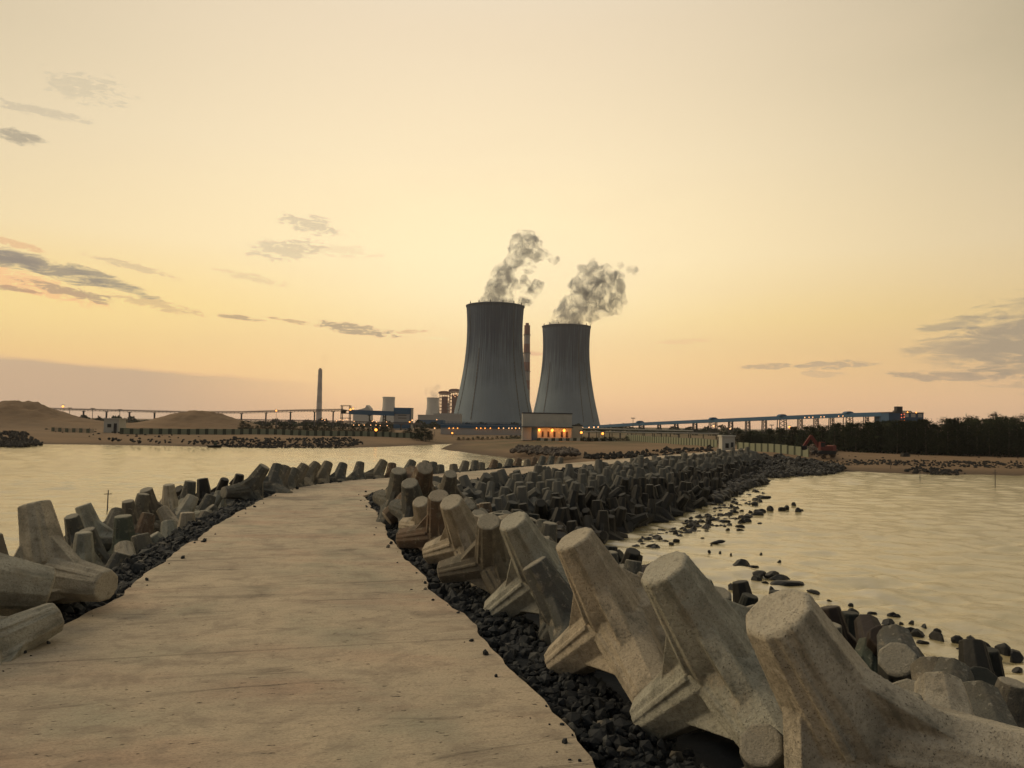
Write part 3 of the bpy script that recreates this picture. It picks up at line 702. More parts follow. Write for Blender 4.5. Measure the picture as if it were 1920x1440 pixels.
heap('rock_heap', 'mound of excavated earth and stone under the red excavator', [(1505, 852), (1520, 842), (1550, 838), (1570, 850), (1560, 855)], 2.0, 200, .25, .7, flat('brown_earth', (.09, .065, .045)), .9)
heap('drift_line', 'dark drift line of debris along the right beach at the water', [(1690, 885), (1720, 881), (1800, 883), (1812, 889), (1760, 890)], .15, 90, .2, .5, m_blackrock, .15)

heap('berm_shade_line', 'thin dark line of stones for wet sand and berm shade along the right beach', [(1530, 865), (1700, 867), (1920, 872), (2050, 874), (2050, 878), (1920, 876), (1700, 871), (1530, 868)], 1.0, 520, .12, .38, m_blackrock, .08)  # dark stones laid to stand in for the berm's shadow and wet sand
heap('beach_stones', 'scattered stones and scraps on the dry sand of the right beach', [(1450, 852), (1900, 856), (2050, 858), (2050, 872), (1900, 870), (1450, 862)], 1.8, 110, .08, .3, m_blackrock, .05)
# ------------------------------------------------------------------ poles in the water
def wpole(px, py, h, label):
    p = on_z(px, py, 0); mb = MB(); mb.tube((0, 0, -1), (.08*h*.1, 0, h), .05, .035); mb.tube((-.3, 0, h*.8), (.3, 0, h*.82), .03)
    o = mb.build('stake', m_steel); o.location = (p.x, p.y, 0); tag(o, label, 'stake')
wpole(201, 958, 1.6, 'thin bent stake standing in the left bay behind the tetrapods')
wpole(1670, 884, 2.2, 'thin stake at the far edge of the right bay, nearer the excavator')
wpole(1725, 902, 2.2, 'thin stake in the right bay in front of the drift line')
wpole(1866, 915, 2.4, 'faint thin stake in the right bay near the picture edge')
# small boat on the left shore
p = on_z(402, 839, 0); bo = empty('rowing_boat', p, 'tiny dark rowing boat at the waterline of the left bay', 'boat', rz=.3)
mb = MB(); mb.add([(-2, 0, .7), (-1.3, -.6, .5), (1.2, -.6, .5), (2.1, 0, .75), (1.2, .6, .5), (-1.3, .6, .5), (-1.5, 0, -.1), (1.5, 0, -.1)], [(0, 1, 6), (1, 2, 7, 6), (2, 3, 7), (3, 4, 7), (4, 5, 6, 7), (5, 0, 6), (0, 5, 4, 3, 2, 1)]); mb.build('hull', m_dark, bo)
mb = MB(); mb.box((.2, 0, .9), (.8, .7, .7)); mb.build('cabin', m_post, bo)

# ------------------------------------------------------------------ cooling towers
def ct_mat():
    def f(p):
        v = coords(); x, y, z = sep(v); a = S._m('ARCTAN2', y, x)
        st = noise(vec(a*26.0, z*.012), 1.0, 5, .6); fine = noise(vec(a*90.0, z*.02, 3.0), 1.0, 3, .6); k = noise(v, .03, 5, .6)
        h = z/156.0
        soot = clamp01(clamp01((h-.30)*1.9)+(st-.5)*3.0*clamp01((h-.22)*3.0)+(k-.5)*.7)
        cc = mix(clamp01((k-.35)*2.0)*.4, (.165, .21, .245), (.125, .155, .185))
        cc = mix(soot*.92, cc, (.010, .024, .058)); cc = mix(clamp01((fine-.45)*3.0)*.3, cc, (.08, .085, .08))
        bump(p, S._m('SINE', a*120.0), .12, .2); return cc
    return mat('tower_shell_concrete', f, .9, .15)
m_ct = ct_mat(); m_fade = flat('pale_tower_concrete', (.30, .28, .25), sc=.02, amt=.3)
def cooling_tower(loc, H_, label, m, detail=True, spin=0.0):
    k = H_/156; o = empty('cooling_tower', loc, label, 'cooling tower', 'hyperbolic cooling towers', rz=spin)
    rr = lambda z: 36.2*k*math.sqrt(1+((z-125*k)/(108*k))**2)
    zs = [2.5*k+(H_-2.5*k)*i/40 for i in range(41)]; prof = [(rr(z), z) for z in zs]+[(rr(H_)+.8*k, H_+.1), (rr(H_)+.8*k, H_+1.3*k), (rr(H_)-1.2*k, H_+1.3*k)]+[(rr(z)-1.0*k, z) for z in zs[::-2]]
    MB().lathe(prof, 120, close=True).build('shell', m, o, smooth=True)
    mb = MB(); n = 44
    for i in range(n):
        a0 = 2*math.pi*i/n; R_ = rr(2.5*k)-.6*k; Rb = rr(0)
        for dlt in (-.5, .5):
            a1 = a0+dlt*2*math.pi/n; mb.tube((Rb*math.cos(a0), Rb*math.sin(a0), 0), (R_*math.cos(a1), R_*math.sin(a1), 2.8*k), .6*k, n=4)
    mb.build('support_columns', m, o)
    if detail:
        for a in (-2.25, -1.0, -.62, -2.75):
            mb = MB(); z = H_*.02+9 if a > -2.5 else H_*.55
            z = 9; 
            while z < H_*(.95 if a in (-2.75, -1.0) else .62):
                p0 = Vector((rr(z)*math.cos(a), rr(z)*math.sin(a), z)); z2 = z+4.4; p1 = Vector((rr(z2)*math.cos(a+.006), rr(z2)*math.sin(a+.006), z2))
                mb.beam(p0*1.0+Vector((math.cos(a), math.sin(a), 0))*.3, p1+Vector((math.cos(a), math.sin(a), 0))*.3, 1.1, .5); z += 5.2
            mb.build('ladder', m_steel, o)
        for i in range(7):
            a = -2.7+i*.42; mb = MB(); rr0 = rr(H_); mb.box((rr0*math.cos(a), rr0*math.sin(a), H_+2.4), (1.2, 1.2, 2.2)); mb.tube((rr0*math.cos(a), rr0*math.sin(a), H_+3), (rr0*math.cos(a), rr0*math.sin(a), H_+5), .25); mb.build('warning_light', m_steel, o)
    return o
def base_pt(px, py, D, z=3.0):
    p = at(px, py, D); return Vector((p.x, p.y, z))
ct1 = cooling_tower(base_pt(924.5, 797, 1030), 160, 'left and larger looking grey cooling tower, dark streaked top, steaming', m_ct, spin=.15)
ct2 = cooling_tower(base_pt(1059.5, 798, 1240), 161, 'right cooling tower, lower in view, beside the blue conveyor end', m_ct, spin=-.1)
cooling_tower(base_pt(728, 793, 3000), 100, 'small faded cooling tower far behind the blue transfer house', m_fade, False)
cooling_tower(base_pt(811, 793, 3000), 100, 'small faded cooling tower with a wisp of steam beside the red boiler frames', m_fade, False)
# chimneys
def chimney(loc, h, r0, r1, bands, label, m1, m2, lights=()):
    o = empty('chimney', loc, label, 'chimney')
    for i in range(bands):
        a, b = i/bands, (i+1)/bands; mb = MB(); mb.lathe([(r0+(r1-r0)*a, h*a), (r0+(r1-r0)*b, h*b)], 32)
        mb.build('band', (m1 if (bands-i) % 2 else m2), o, smooth=True)
        if i in (bands-2, bands-4, bands-6):
            mb = MB(); rr_ = r0+(r1-r0)*b+1.4; mb.lathe([(rr_-1.5, h*b-1), (rr_, h*b-1), (rr_, h*b+.6), (rr_-1.5, h*b+.6)], 32, close=True); mb.build('gallery', m_steel, o)
    mb = MB(); mb.lathe([(0.1, h), (r1+.3, h), (r1+.3, h+.8), (r1*.6, h+1.0), (r1*.6, h+6), (.1, h+6)], 24); mb.build('flue', m_redst, o)
    return o
chimney(base_pt(985.5, 797, 1650), 215, 9, 6.2, 11, 'tall red and white banded chimney half hidden behind the left cooling tower', m_red, m_whitep)
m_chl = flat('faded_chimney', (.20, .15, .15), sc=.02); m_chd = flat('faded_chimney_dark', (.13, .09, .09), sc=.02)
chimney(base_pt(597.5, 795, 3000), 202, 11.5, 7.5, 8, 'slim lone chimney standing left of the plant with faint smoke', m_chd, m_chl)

# ------------------------------------------------------------------ plant buildings
def house(px0, px1, ytop, ybot, D, depth, name, label, m, roof=m_roof, rz=0, cat='building'):
    x0 = at(px0, ybot, D).x; x1 = at(px1, ybot, D).x; zt = at((px0+px1)/2, ytop, D).z; zb = min(at((px0+px1)/2, ybot, D).z, gz((x0+x1)/2, D) if D < 3000 else 0)
    o = empty(name, ((x0+x1)/2, D+depth/2, zb), label, cat, rz=rz); w = x1-x0; h = zt-zb
    MB().box((0, 0, h/2), (w, depth, h)).build('wall', m, o)
    MB().box((0, 0, h+.15*h*.08+.1), (w*1.02, depth*1.02, max(.3, h*.04))).build('roof', roof, o)
    return o, w, h
# lit pump house
ph, w, h = house(979, 1072, 776, 820, 254, 13, 'pump_house', 'cream pump house lit by three orange lamps in front of the cooling towers', m_white)
MB().box((0, -6.9-.5, h*.50), (w*1.03, 1.8, .35)).build('canopy', m_roof, ph)
MB().box((-w*.25, -6.53, h*.24), (w*.12, .12, h*.46)).build('door', m_bluedk, ph)
for i, fx in enumerate((-.09, .03, .15, .30, .40)):
    f = MB().box((w*fx, -6.54, h*.24), (w*.045, .12, h*.22)).build('window', m_redst, ph); MB().box((w*fx, -6.62, h*.24), (w*.03, .05, h*.18)).build('pane', m_dark, f)
for i in range(5): MB().box((w*(-.42+i*.21), -6.56, h*.68), (.12, .1, h*.34)).build('pilaster', m_cream, ph)
def bulb(parent, loc, r, m=m_lamp, name='lamp'):
    r = r*.68
    mb = MB(); mb.lathe([(.01, -r), (r*.7, -r*.7), (r, 0), (r*.7, r*.7), (.01, r)], 8); return mb.build(name, m, parent, smooth=True, loc=loc)
for fx in (-.16, .10, .34):
    lp = bulb(ph, (w*fx, -7.9, h*.40), .62); MB().box((0, .35, .3), (.15, .9, .1)).build('bracket', m_steel, lp)
    li = bpy.data.lights.new('lamp_light', 'POINT'); li.energy = 320; li.color = (1, .34, .07); li.shadow_soft_size = .4
    lo = bpy.data.objects.new('lamp_light', li); col.objects.link(lo); lo.parent = lp; lo.location = (0, -.3, -.35)
# low annexe & shed beside it
house(1072, 1092, 799, 818, 262, 8, 'annexe', 'low pale annexe adjoining the pump house on the right', m_cream)
# blue transfer house
bh, w, h = house(738, 770, 766, 797, 480, 12, 'transfer_house', 'blue and grey transfer house where the left conveyor ends', m_greyclad, m_blue)
MB().box((0, -6.2, h*.87), (w*1.02, .3, h*.26)).build('cladding', m_blue, bh)
MB().box((w*.0, -6.15, h*.22), (w*1.01, .2, h*.3)).build('cladding', m_blue, bh)
for j, fz in enumerate((.55, .68)): MB().box((0, -6.1, h*fz), (w*.5, .15, h*.03)).build('louvre', m_steel, bh)
MB().box((w*.47, -6.3, h*.5), (w*.07, .4, h*.98)).build('downpipe', m_bluedk, bh)
# grey halls
gh, w, h = house(783, 862, 779, 800, 900, 40, 'turbine_hall', 'long pale turbine hall with stepped roof left of the big cooling tower', m_greyclad, m_greyclad)
MB().add([(-w/2, -20.1, h), (-w*.25, -20.1, h), (-w*.25, -20.1, h*1.22), (-w*.30, -20.1, h*1.22)], [(0, 1, 2, 3)]) 
MB().box((w*.18, 0, h*1.1), (w*.62, 38, h*.2)).build('upper_storey', m_greyclad, gh)
bl, w, h = house(781, 831, 788, 798, 700, 20, 'blue_shed', 'long low blue shed in front of the pale turbine hall', m_blue, m_blue); MB().box((0, -10.15, h*.4), (w*.9, .2, h*.12)).build('window_band', m_bluedk, bl)
dh, w, h = house(662, 692, 772, 792, 2200, 60, 'boiler_house', 'faint distant boiler house left of the far cooling towers', m_greyclad, m_greyclad)
MB().add([(-w*.45, -25, h), (w*.5, -25, h), (w*.5, -25, h*1.3), (w*.3, -25, h*1.62), (w*.2, -25, h*1.35), (-w*.45, -25, h*1.1), (-w*.45, 25, h), (w*.5, 25, h), (w*.5, 25, h*1.3), (w*.3, 25, h*1.62), (w*.2, 25, h*1.35), (-w*.45, 25, h*1.1)], [(0, 1, 2, 3, 4, 5), (11, 10, 9, 8, 7, 6), (0, 6, 7, 1), (1, 7, 8, 2), (2, 8, 9, 3), (3, 9, 10, 4), (4, 10, 11, 5), (5, 11, 6, 0)]).build('sloping_roof', m_greyclad, dh)
for k_ in range(12): MB().box((-w*.44+k_*w*.08, -30.4, h*.85), (w*.05, .6, h*.06)).build('window', m_dark, dh)
# red boiler frames
def boiler(px0, px1, ytop, D, label):
    x0 = at(px0, 790, D).x; x1 = at(px1, 790, D).x; zt = at(px0, ytop, D).z; o = empty('boiler_house', ((x0+x1)/2, D, 3), label, 'boiler', 'red boiler houses'); w = x1-x0; h = zt-3
    for i in range(5):
        for j in range(2): MB().box((-w/2+w*i/4, j*w-w/2, h*.42+h*.06), (w*.035, w*.035, h*.96)).build('column', m_redst, o)
    for k in range(9):
        mb = MB(); z = h*(.14+k*.1); mb.box((0, -w/2-.5, z), (w*1.06, w*.05, h*.018)); mb.box((0, w/2, z), (w*1.06, w*.05, h*.018)); mb.build('deck', m_redst, o)
    MB().box((0, 0, h*.52), (w*.62, w*.6, h*.72)).build('boiler', m_redst, o)
    MB().box((w*.28, 0, h*.4), (w*.3, w*.5, h*.6)).build('duct', m_greyclad, o)
    rfm = MB(); n = 10
    for i in range(n):
        a = math.pi*i/(n-1); rfm.v.append((-w*.62*math.cos(a), -w*.6, h*(1.0+.045*math.sin(a)))); 
    for i in range(n): a = math.pi*i/(n-1); rfm.v.append((-w*.62*math.cos(a), w*.6, h*(1.0+.045*math.sin(a))))
    rfm.v += [(-w*.62, -w*.6, h*.965), (w*.62, -w*.6, h*.965), (-w*.62, w*.6, h*.965), (w*.62, w*.6, h*.965)]
    rfm.f = [tuple(range(n))+(2*n+1, 2*n), tuple(range(n, 2*n))+(2*n+3, 2*n+2)]+[(i, i+1, n+i+1, n+i) for i in range(n-1)]+[(2*n, 2*n+1, 2*n+3, 2*n+2), (0, n, 2*n+2, 2*n), (n-1, 2*n-1, 2*n+3, 2*n+1)]
    rfm.build('roof', m_redst, o); return o, w, h
b1, w, h = boiler(824, 842, 736, 1500, 'left rust red boiler frame with broad cap roof')
b2, w, h = boiler(843, 861, 732, 1550, 'right rust red boiler frame half behind the cooling tower edge')
for i, (fx, fz) in enumerate(((-.1, .86), (.15, .92), (.05, .82), (.3, .86))): bulb(b2, (w*fx, -w*.62, h*fz), 1.1, m_lampw)
# ------------------------------------------------------------------ conveyors
def gallery(pts, hh, ww, m, name, label, legs, legm, lattice=False, humps=(), lamps=(), truss=False):
    P = [at(*p) for p in pts]; o = empty(name, (0, 0, 0), label, 'conveyor')
    mb = MB()
    for a, b in zip(P, P[1:]):
        if truss:
            for dz_ in (hh/2, -hh/2): mb.beam(a+Vector((0, 0, dz_)), b+Vector((0, 0, dz_)), ww*.6, .22)
            n = max(2, int((b-a).length/2.6))
            for i in range(n):
                p = a.lerp(b, i/n); q = a.lerp(b, (i+.5)/n); mb.beam(p+Vector((0, -ww*.3, -hh/2)), q+Vector((0, -ww*.3, hh/2)), .12, .12); mb.beam(p+Vector((0, -ww*.3, -hh/2)), p+Vector((0, -ww*.3, hh/2)), .12, .12)
            mb.beam(a+Vector((0, 0, .1)), b+Vector((0, 0, .1)), ww*.5, hh*.4)
        else:
            mb.beam(a, b, ww, hh); mb.beam(a+Vector((0, 0, hh*.55)), b+Vector((0, 0, hh*.55)), ww*.7, hh*.22)
            mb.beam(a+Vector((0, -ww*.52, -hh*.42)), b+Vector((0, -ww*.52, -hh*.42)), .12, hh*.18)
    mb.build('gallery', m, o)
    def pt(px):
        for (p, a), (q, b) in zip(zip(pts, P), zip(pts[1:], P[1:])):
            if p[0] <= px <= q[0]:
                lo, hi = 0., 1.
                for _ in range(30):
                    mid = (lo+hi)/2; X = a.lerp(b, mid)
                    if proj(X)[0] < px: lo = mid
                    else: hi = mid
                return a.lerp(b, lo)
        return P[-1]
    for px, wpx in legs:
        c = pt(px); hw = wpx*c.y/FPX/2; g = gz(c.x, c.y)-.3; z = c.z-hh/2; mb = MB(); t = max(.22, c.y*.0009)
        if wpx < 3: mb.box((c.x, c.y, (g+z)/2), (t*1.6, t*2.2, z-g)); mb.beam((c.x-1.2, c.y, z-.2), (c.x+1.2, c.y, z-.2), .4, .5)
        else:
            for sx in (-1, 1):
                for sy in (-1, 1): mb.tube((c.x+sx*hw, c.y+sy*hw, g), (c.x+sx*hw*.8, c.y+sy*hw*.8, z), t*.7, n=4)
            n = 5
            for i in range(n):
                za, zb = g+(z-g)*i/n, g+(z-g)*(i+1)/n
                mb.beam((c.x-hw*.95, c.y-hw, za), (c.x+hw*.9, c.y-hw, zb), t*.7, t*.7); mb.beam((c.x+hw*.95, c.y-hw, za), (c.x-hw*.9, c.y-hw, zb), t*.7, t*.7)
        mb.build('trestle', legm, o)
    for px in humps:
        c = pt(px); mb = MB(); n = 8; w2 = 7*c.y/FPX; prof = [(-w2*math.cos(math.pi*i/n), hh*.6+w2*.55*math.sin(math.pi*i/n)) for i in range(n+1)]
        vs = [(c.x+a, c.y+s_*ww*.7, c.z+b) for s_ in (-1, 1) for a, b in prof]
        mb.add(vs, [tuple(range(n, -1, -1)), tuple(range(n+1, 2*n+2))]+[(i, i+1, n+2+i, n+1+i) for i in range(n)]); mb.build('drive_hood', m, o)
    for px, m_ in lamps:
        c = pt(px); bulb(o, (c.x, c.y-ww*.75, c.z-hh*.1), .55*c.y/400, m_)
    return o, pt
m_con = flat('grey_truss', (.10, .085, .08), sc=.1)
gallery([(-40, 762, 520), (85, 766.5, 520), (350, 773, 520), (455, 773, 520), (560, 770, 520), (640, 769, 500), (648, 771, 490)], 1.4, 3, m_con, 'coal_conveyor', 'long grey trestle conveyor crossing behind the sand hills at left', [(x, 1.5) for x in (157, 200, 243, 290, 350, 405, 453, 499, 545, 590, 625)], m_steel, truss=True)
gallery([(655, 773, 480), (740, 776, 480)], 2.4, 3.5, m_blue, 'blue_gallery', 'short blue conveyor gallery running into the blue transfer house', [(693, 1.8), (721, 5)], m_steel)
gallery([(430, 787, 470), (560, 789, 470), (660, 791, 470), (790, 795, 450)], 1.0, 2.4, m_con, 'pipe_bridge', 'low grey pipe rack behind the hedge at left', [(x, 1.2) for x in range(440, 790, 26)], m_steel, truss=True)
# transfer tower frame
c = at(648, 795, 490); tw = empty('transfer_tower', (c.x, c.y, 2.5), 'open steel transfer tower between the grey conveyor and blue gallery', 'tower')
hT = at(648, 760, 490).z-2.5
for sx in (-2.6, 2.6):
    for sy in (-2, 2): MB().box((sx, sy, hT/2), (.45, .45, hT)).build('column', m_steel, tw)
for k in (.45, .65, .78, .98): MB().box((0, 0, hT*k), (6, 4.6, .4)).build('deck', m_steel, tw)
MB().box((-1.5, 0, hT*.70), (2.6, 3, 1.6)).build('housing', m_steel, tw)
# blue gallery right
lamps = [(x, m_lampw) for x in (1092, 1104, 1113, 1121, 1129, 1137, 1160, 1175, 1182, 1190, 1227, 1236, 1256, 1264, 1506, 1514, 1521, 1536, 1542, 1569, 1577, 1590, 1603, 1611, 1628, 1653)]
lamps += [(x, m_lampr) for x in (1149, 1210, 1218, 1244, 1632)]
gallery([(1070, 803, 560), (1125, 800, 540), (1200, 795.5, 500), (1337, 789.5, 440), (1465, 784, 400), (1590, 779, 370), (1668, 777, 350)], 1.65, 3.2, m_blue, 'blue_conveyor', 'long blue covered conveyor climbing to the dark head building at right',
        [(1160, 3), (1203, 10), (1236, 6), (1268, 7), (1303, 8), (1337, 14), (1370, 8), (1402, 8), (1433, 8), (1466, 15), (1500, 8), (1530, 8), (1559, 8), (1590, 15), (1624, 8), (1652, 7)], m_steel, humps=(1200, 1337, 1466, 1590), lamps=lamps)
hb, w, h = house(1667, 1732, 775, 815, 345, 14, 'conveyor_head', 'blocky dark conveyor head building rising over the trees at right', m_bluedk)
MB().box((w*.0, 0, h+1.5), (2.6, 2.6, 3.4)).build('lift_tower', m_steel, hb)
mb = MB(); mb.beam((-w*.25, -3, h+1.0), (w*.28, -3, h+1.0), .3, .5); mb.beam((-w*.25, -3, h+1.0), (-w*.27, -3, h), .3, .3); mb.beam((w*.28, -3, h+1.0), (w*.30, -3, h), .3, .3); mb.build('handrail', m_steel, hb)
for i in range(3): MB().box((w*(-.0+i*.2), -7.15, h*.93), (w*.12, .2, 1.6)).build('panel', m_greyclad, hb)
for fx, dz_ in ((.02, .5), (.27, .4)): bulb(hb, (w*fx, -7.6, h+dz_), .42)
for i in range(3):
    for j in range(2): bulb(hb, (w*(-.16+j*.08), -7.7, h*(.965)-.2-i*1.3+j*.2), .3, m_lampr)
# ------------------------------------------------------------------ pipe rack with fins + string of lamps left of pump house
pr, w, h = house(826, 979, 797, 808, 330, 4, 'pipe_rack', 'low blue covered pipe rack in front of the left cooling tower', m_greyclad, m_blue)
MB().box((0, -2.2, h*.82), (w, .3, h*.3)).build('cladding', m_blue, pr)
mb = MB()
for i in range(60): mb.box((-w/2+w*(i+.5)/60, 0, h+.7), (.16, .3, 1.3))
mb.box((0, 0, h+.5), (w, .1, .12)); mb.build('fins', m_bluedk, pr)
for px in (841, 849, 857, 893, 901, 909, 919, 935, 944, 954, 960, 967, 974):
    c = at(px, 803, 326); bulb(pr, (c.x-pr.location.x, -2.9, c.z-pr.location.z), .35, m_lamp if px % 2 else m_lampw)
# low pipes and walls right of the pump house
for k, (x0, x1, yt, D, mm, lb) in enumerate([(1085, 1300, 803, 300, m_pipe, 'upper pale pipeline behind the right boundary wall'), (1075, 1380, 809, 290, m_pipe, 'lower pale pipeline behind the right boundary wall')]):
    a = at(x0, yt, D); b = at(x1, yt+5, D-40); o = empty('pipeline', (0, 0, 0), lb, 'pipeline'); MB().tube(a, b, .24, n=10).build('pipe', mm, o)
    for i in range(14):
        p = a.lerp(b, (i+.5)/14); g = gz(p.x, p.y)-.2; MB().box((p.x, p.y, (p.z-.3+g)/2), (.25, .25, p.z-.3-g)).build('stanchion', m_steel, o)
# ------------------------------------------------------------------ boundary walls
def wall(p0, p1, hgt, step, label, m, pier=.55, gate=None):
    a = Vector(p0); b = Vector(p1); o = empty('boundary_wall', (a.x, a.y, 0), label, 'wall'); L = (b-a).length; dr = (b-a)/L; rz = math.atan2(dr.y, dr.x)
    n = int(L/step)
    for i in range(n):
        m0 = a+dr*(i+.5)*step; g = gz(m0.x, m0.y)
        MB().box((m0.x-a.x, m0.y-a.y, g+hgt/2-.2), (step-pier-.01, .2, hgt+.4), rz).build('panel', m, o)
        q = a+dr*i*step; MB().box((q.x-a.x, q.y-a.y, g+hgt/2-.12), (pier, .34, hgt+.25), rz).build('post', m_post, o)
    return o
wall(at(228, 812, 236)[:2], at(800, 816, 286)[:2], 1.8, 2.7, 'long pale wall with dark posts running behind the left beach', m_palegreen, 1.0)
wall(at(100, 806, 250)[:2], at(190, 808, 240)[:2], 1.3, 3.4, 'broken low wall of separate dark openings at the far left', flat('dusty_plaster', (.28, .22, .15)), 1.5)
wall(at(1175, 824, 262)[:2], at(1348, 836, 192)[:2], 1.9, 1.9, 'pale green panelled wall running from pump house to the guard hut', m_palegreen, .5)
wall(at(1384, 838, 178)[:2], at(1520, 848, 156)[:2], 1.8, 2.1, 'pale green wall between the guard hut and the excavator', m_palegreen, .45)
wall(at(1010, 820, 250)[:2], at(1170, 825, 255)[:2], .9, 2.4, 'low pale kerb wall in front of the lit pump house', m_cream, 1.2)
# guard huts
def hut(px0, px1, yt, yb, D, label, rz=0.0):
    o, w, h = house(px0, px1, yt, yb, D, (px1-px0)*D/FPX, 'guard_hut', label, m_white, m_white, rz, 'hut')
    dpt = w; MB().box((0, 0, h+.15), (w*1.14, dpt*1.14, .3)).build('roof_slab', m_white, o)
    f = MB().box((-.12*w, -dpt/2-.06, h*.52), (w*.26, .12, h*.26)).build('window', m_post, o); MB().box((-.12*w, -dpt/2-.14, h*.52), (w*.2, .04, h*.2)).build('pane', m_dark, f)
    MB().box((w*.28, -dpt/2-.06, h*.36), (w*.2, .12, h*.68)).build('door', m_dark, o); return o
hut(1354, 1378, 819, 843, 156, 'small white guard hut where the walkway reaches land')
hut(194, 222, 786, 808, 246, 'white guard hut between the sand hills at left')
# ------------------------------------------------------------------ excavator
c = at(1545, 848, 154); ex = empty('excavator', (c.x, c.y, gz(c.x, c.y)+.9), 'red tracked excavator parked on an earth mound before the dark trees', 'excavator', rz=.1)
for s_ in (-1, 1):
    mb = MB(); vs = []; pr_ = [(-1.6, .1), (-1.9, .4), (-1.6, .75), (1.6, .75), (1.9, .4), (1.6, .1)]
    vs = [(x, s_*1.1+t, z) for t in (-.25, .25) for x, z in pr_]; mb.add(vs, [tuple(range(6)), tuple(range(11, 5, -1))]+[(i, (i+1) % 6, 6+(i+1) % 6, 6+i) for i in range(6)]); mb.build('track', m_dark, ex)
MB().box((.6, 0, 1.25), (2.6, 2.2, .9), 0, .94).build('body', m_red, ex); MB().box((1.6, 0, 1.3), (.7, 2.3, 1.1)).build('counterweight', m_redst, ex)
cb = MB().box((-.75, -.6, 1.75), (1.1, .95, 1.5), 0, .85).build('cab', m_red, ex); MB().box((-.78, -1.09, 1.95), (.8, .05, .8)).build('window', m_dark, cb)
mb = MB(); mb.beam((-.8, .3, 1.4), (-2.6, .3, 3.6), .4, .6); mb.beam((-2.6, .3, 3.6), (-.8+.2-.0, .3, 3.9), .01, .01); mb.build('boom', m_red, ex)
mb = MB(); mb.beam((-2.5, .3, 3.7), (-4.0, .3, 1.6), .35, .5); mb.build('dipper_arm', m_red, ex)
mb = MB(); mb.add([(-4.4, -.2, 1.6), (-3.7, -.2, 1.7), (-3.5, -.2, 1.0), (-4.2, -.2, .8), (-4.4, .8, 1.6), (-3.7, .8, 1.7), (-3.5, .8, 1.0), (-4.2, .8, .8)], [(0, 1, 2, 3), (7, 6, 5, 4), (0, 4, 5, 1), (1, 5, 6, 2), (2, 6, 7, 3)]); mb.build('bucket', m_dark, ex)
# dark block on the right beach
p = at(1697, 864, 160); o = MB().box((0, 0, .35), (1.6, 1.0, .8), .2, .85).build('block', m_blackrock); o.location = (p.x, p.y, gz(p.x, p.y)); tag(o, 'dark concrete block lying on the right beach', 'block')
# ------------------------------------------------------------------ lamp masts
def mast(px, py, D, r, label, m=m_lamp, group=None, ground=None, arm=True):
    c = at(px, py, D); g = gz(c.x, c.y)-.1; o = empty('street_lamp', (c.x, c.y, g), label, 'street lamp', group); h = c.z-g
    MB().tube((0, .3, 0), (0, .3, h+.3), max(.07, D*.0002), n=6).build('pole', m_steel, o); bulb(o, (0, 0, h), r, m)
    MB().box((0, .15, h+r+.1), (r*2.4, .5, .12)).build('hood', m_steel, o)
for a in [(118, 762, 400, .75, 'orange lamp glowing above the left sand hill'), (518, 770, 470, .7, 'orange lamp above the grey conveyor'), (657, 768, 478, .9, 'brightest lamp at the start of the blue gallery'), (662, 766, 478, .7, 'second lamp beside the brightest one at the blue gallery'),
          (705, 806, 276, .75, 'bright orange lamp directly above the left boundary wall'), (1090, 811, 258, .62, 'bright orange lamp just right of the pump house'), (1130, 813, 256, .62, 'second bright orange lamp right of the pump house'), (848, 812, 300, .5, 'orange lamp low on the ground before the left cooling tower'),
          (773, 788, 455, .6, 'white lamp right of the blue transfer house', m_lampw), (768, 791, 452, .6, 'orange lamp at the right corner of the blue transfer house'), (1338, 799, 420, .7, 'lamp under the blue conveyor at its tall trestle', m_lampw), (1369, 804, 400, .5, 'small lamp low under the blue conveyor', m_lampw),
          (1480, 801, 300, .6, 'large pale lamp at the left end of the tree line'), (1458, 808, 300, .35, 'small pale lamp in the tree line below the blue conveyor', m_lampw), (819, 787, 560, .5, 'lamp on the blue shed wall', m_lampw), (815, 803, 300, .38, 'lamp right of the dark bush', m_lampw)]: mast(*a)
for px, py in ((663, 797), (673, 797), (683, 797), (695, 797), (705, 797), (713, 798), (726, 798), (700, 788), (706, 791), (725, 791), (664, 790), (604, 786), (609, 788), (638, 787), (643, 788), (650, 786), (631, 789), (698, 790)):
    mast(px, py, 440, .38, 'small pale plant lamp in the string behind the left hedge', m_lampw, 'string of plant lamps behind the hedge')
for px, py, hl in ((1187, 784, 0), (1447, 797, 0), (131, 765, 0), (225, 768, 0), (174, 766, 0)):
    c = at(px, py, 420); o = empty('mast', (c.x, c.y, 2.4), 'thin unlit mast with a small head standing beyond the conveyor', 'mast', 'thin unlit masts'); hh_ = c.z-2.4; MB().tube((0, 0, 0), (0, 0, hh_), .14).build('pole', m_steel, o); MB().box((0, 0, hh_), (2.2, .5, .4)).build('lamp_head', m_steel, o)

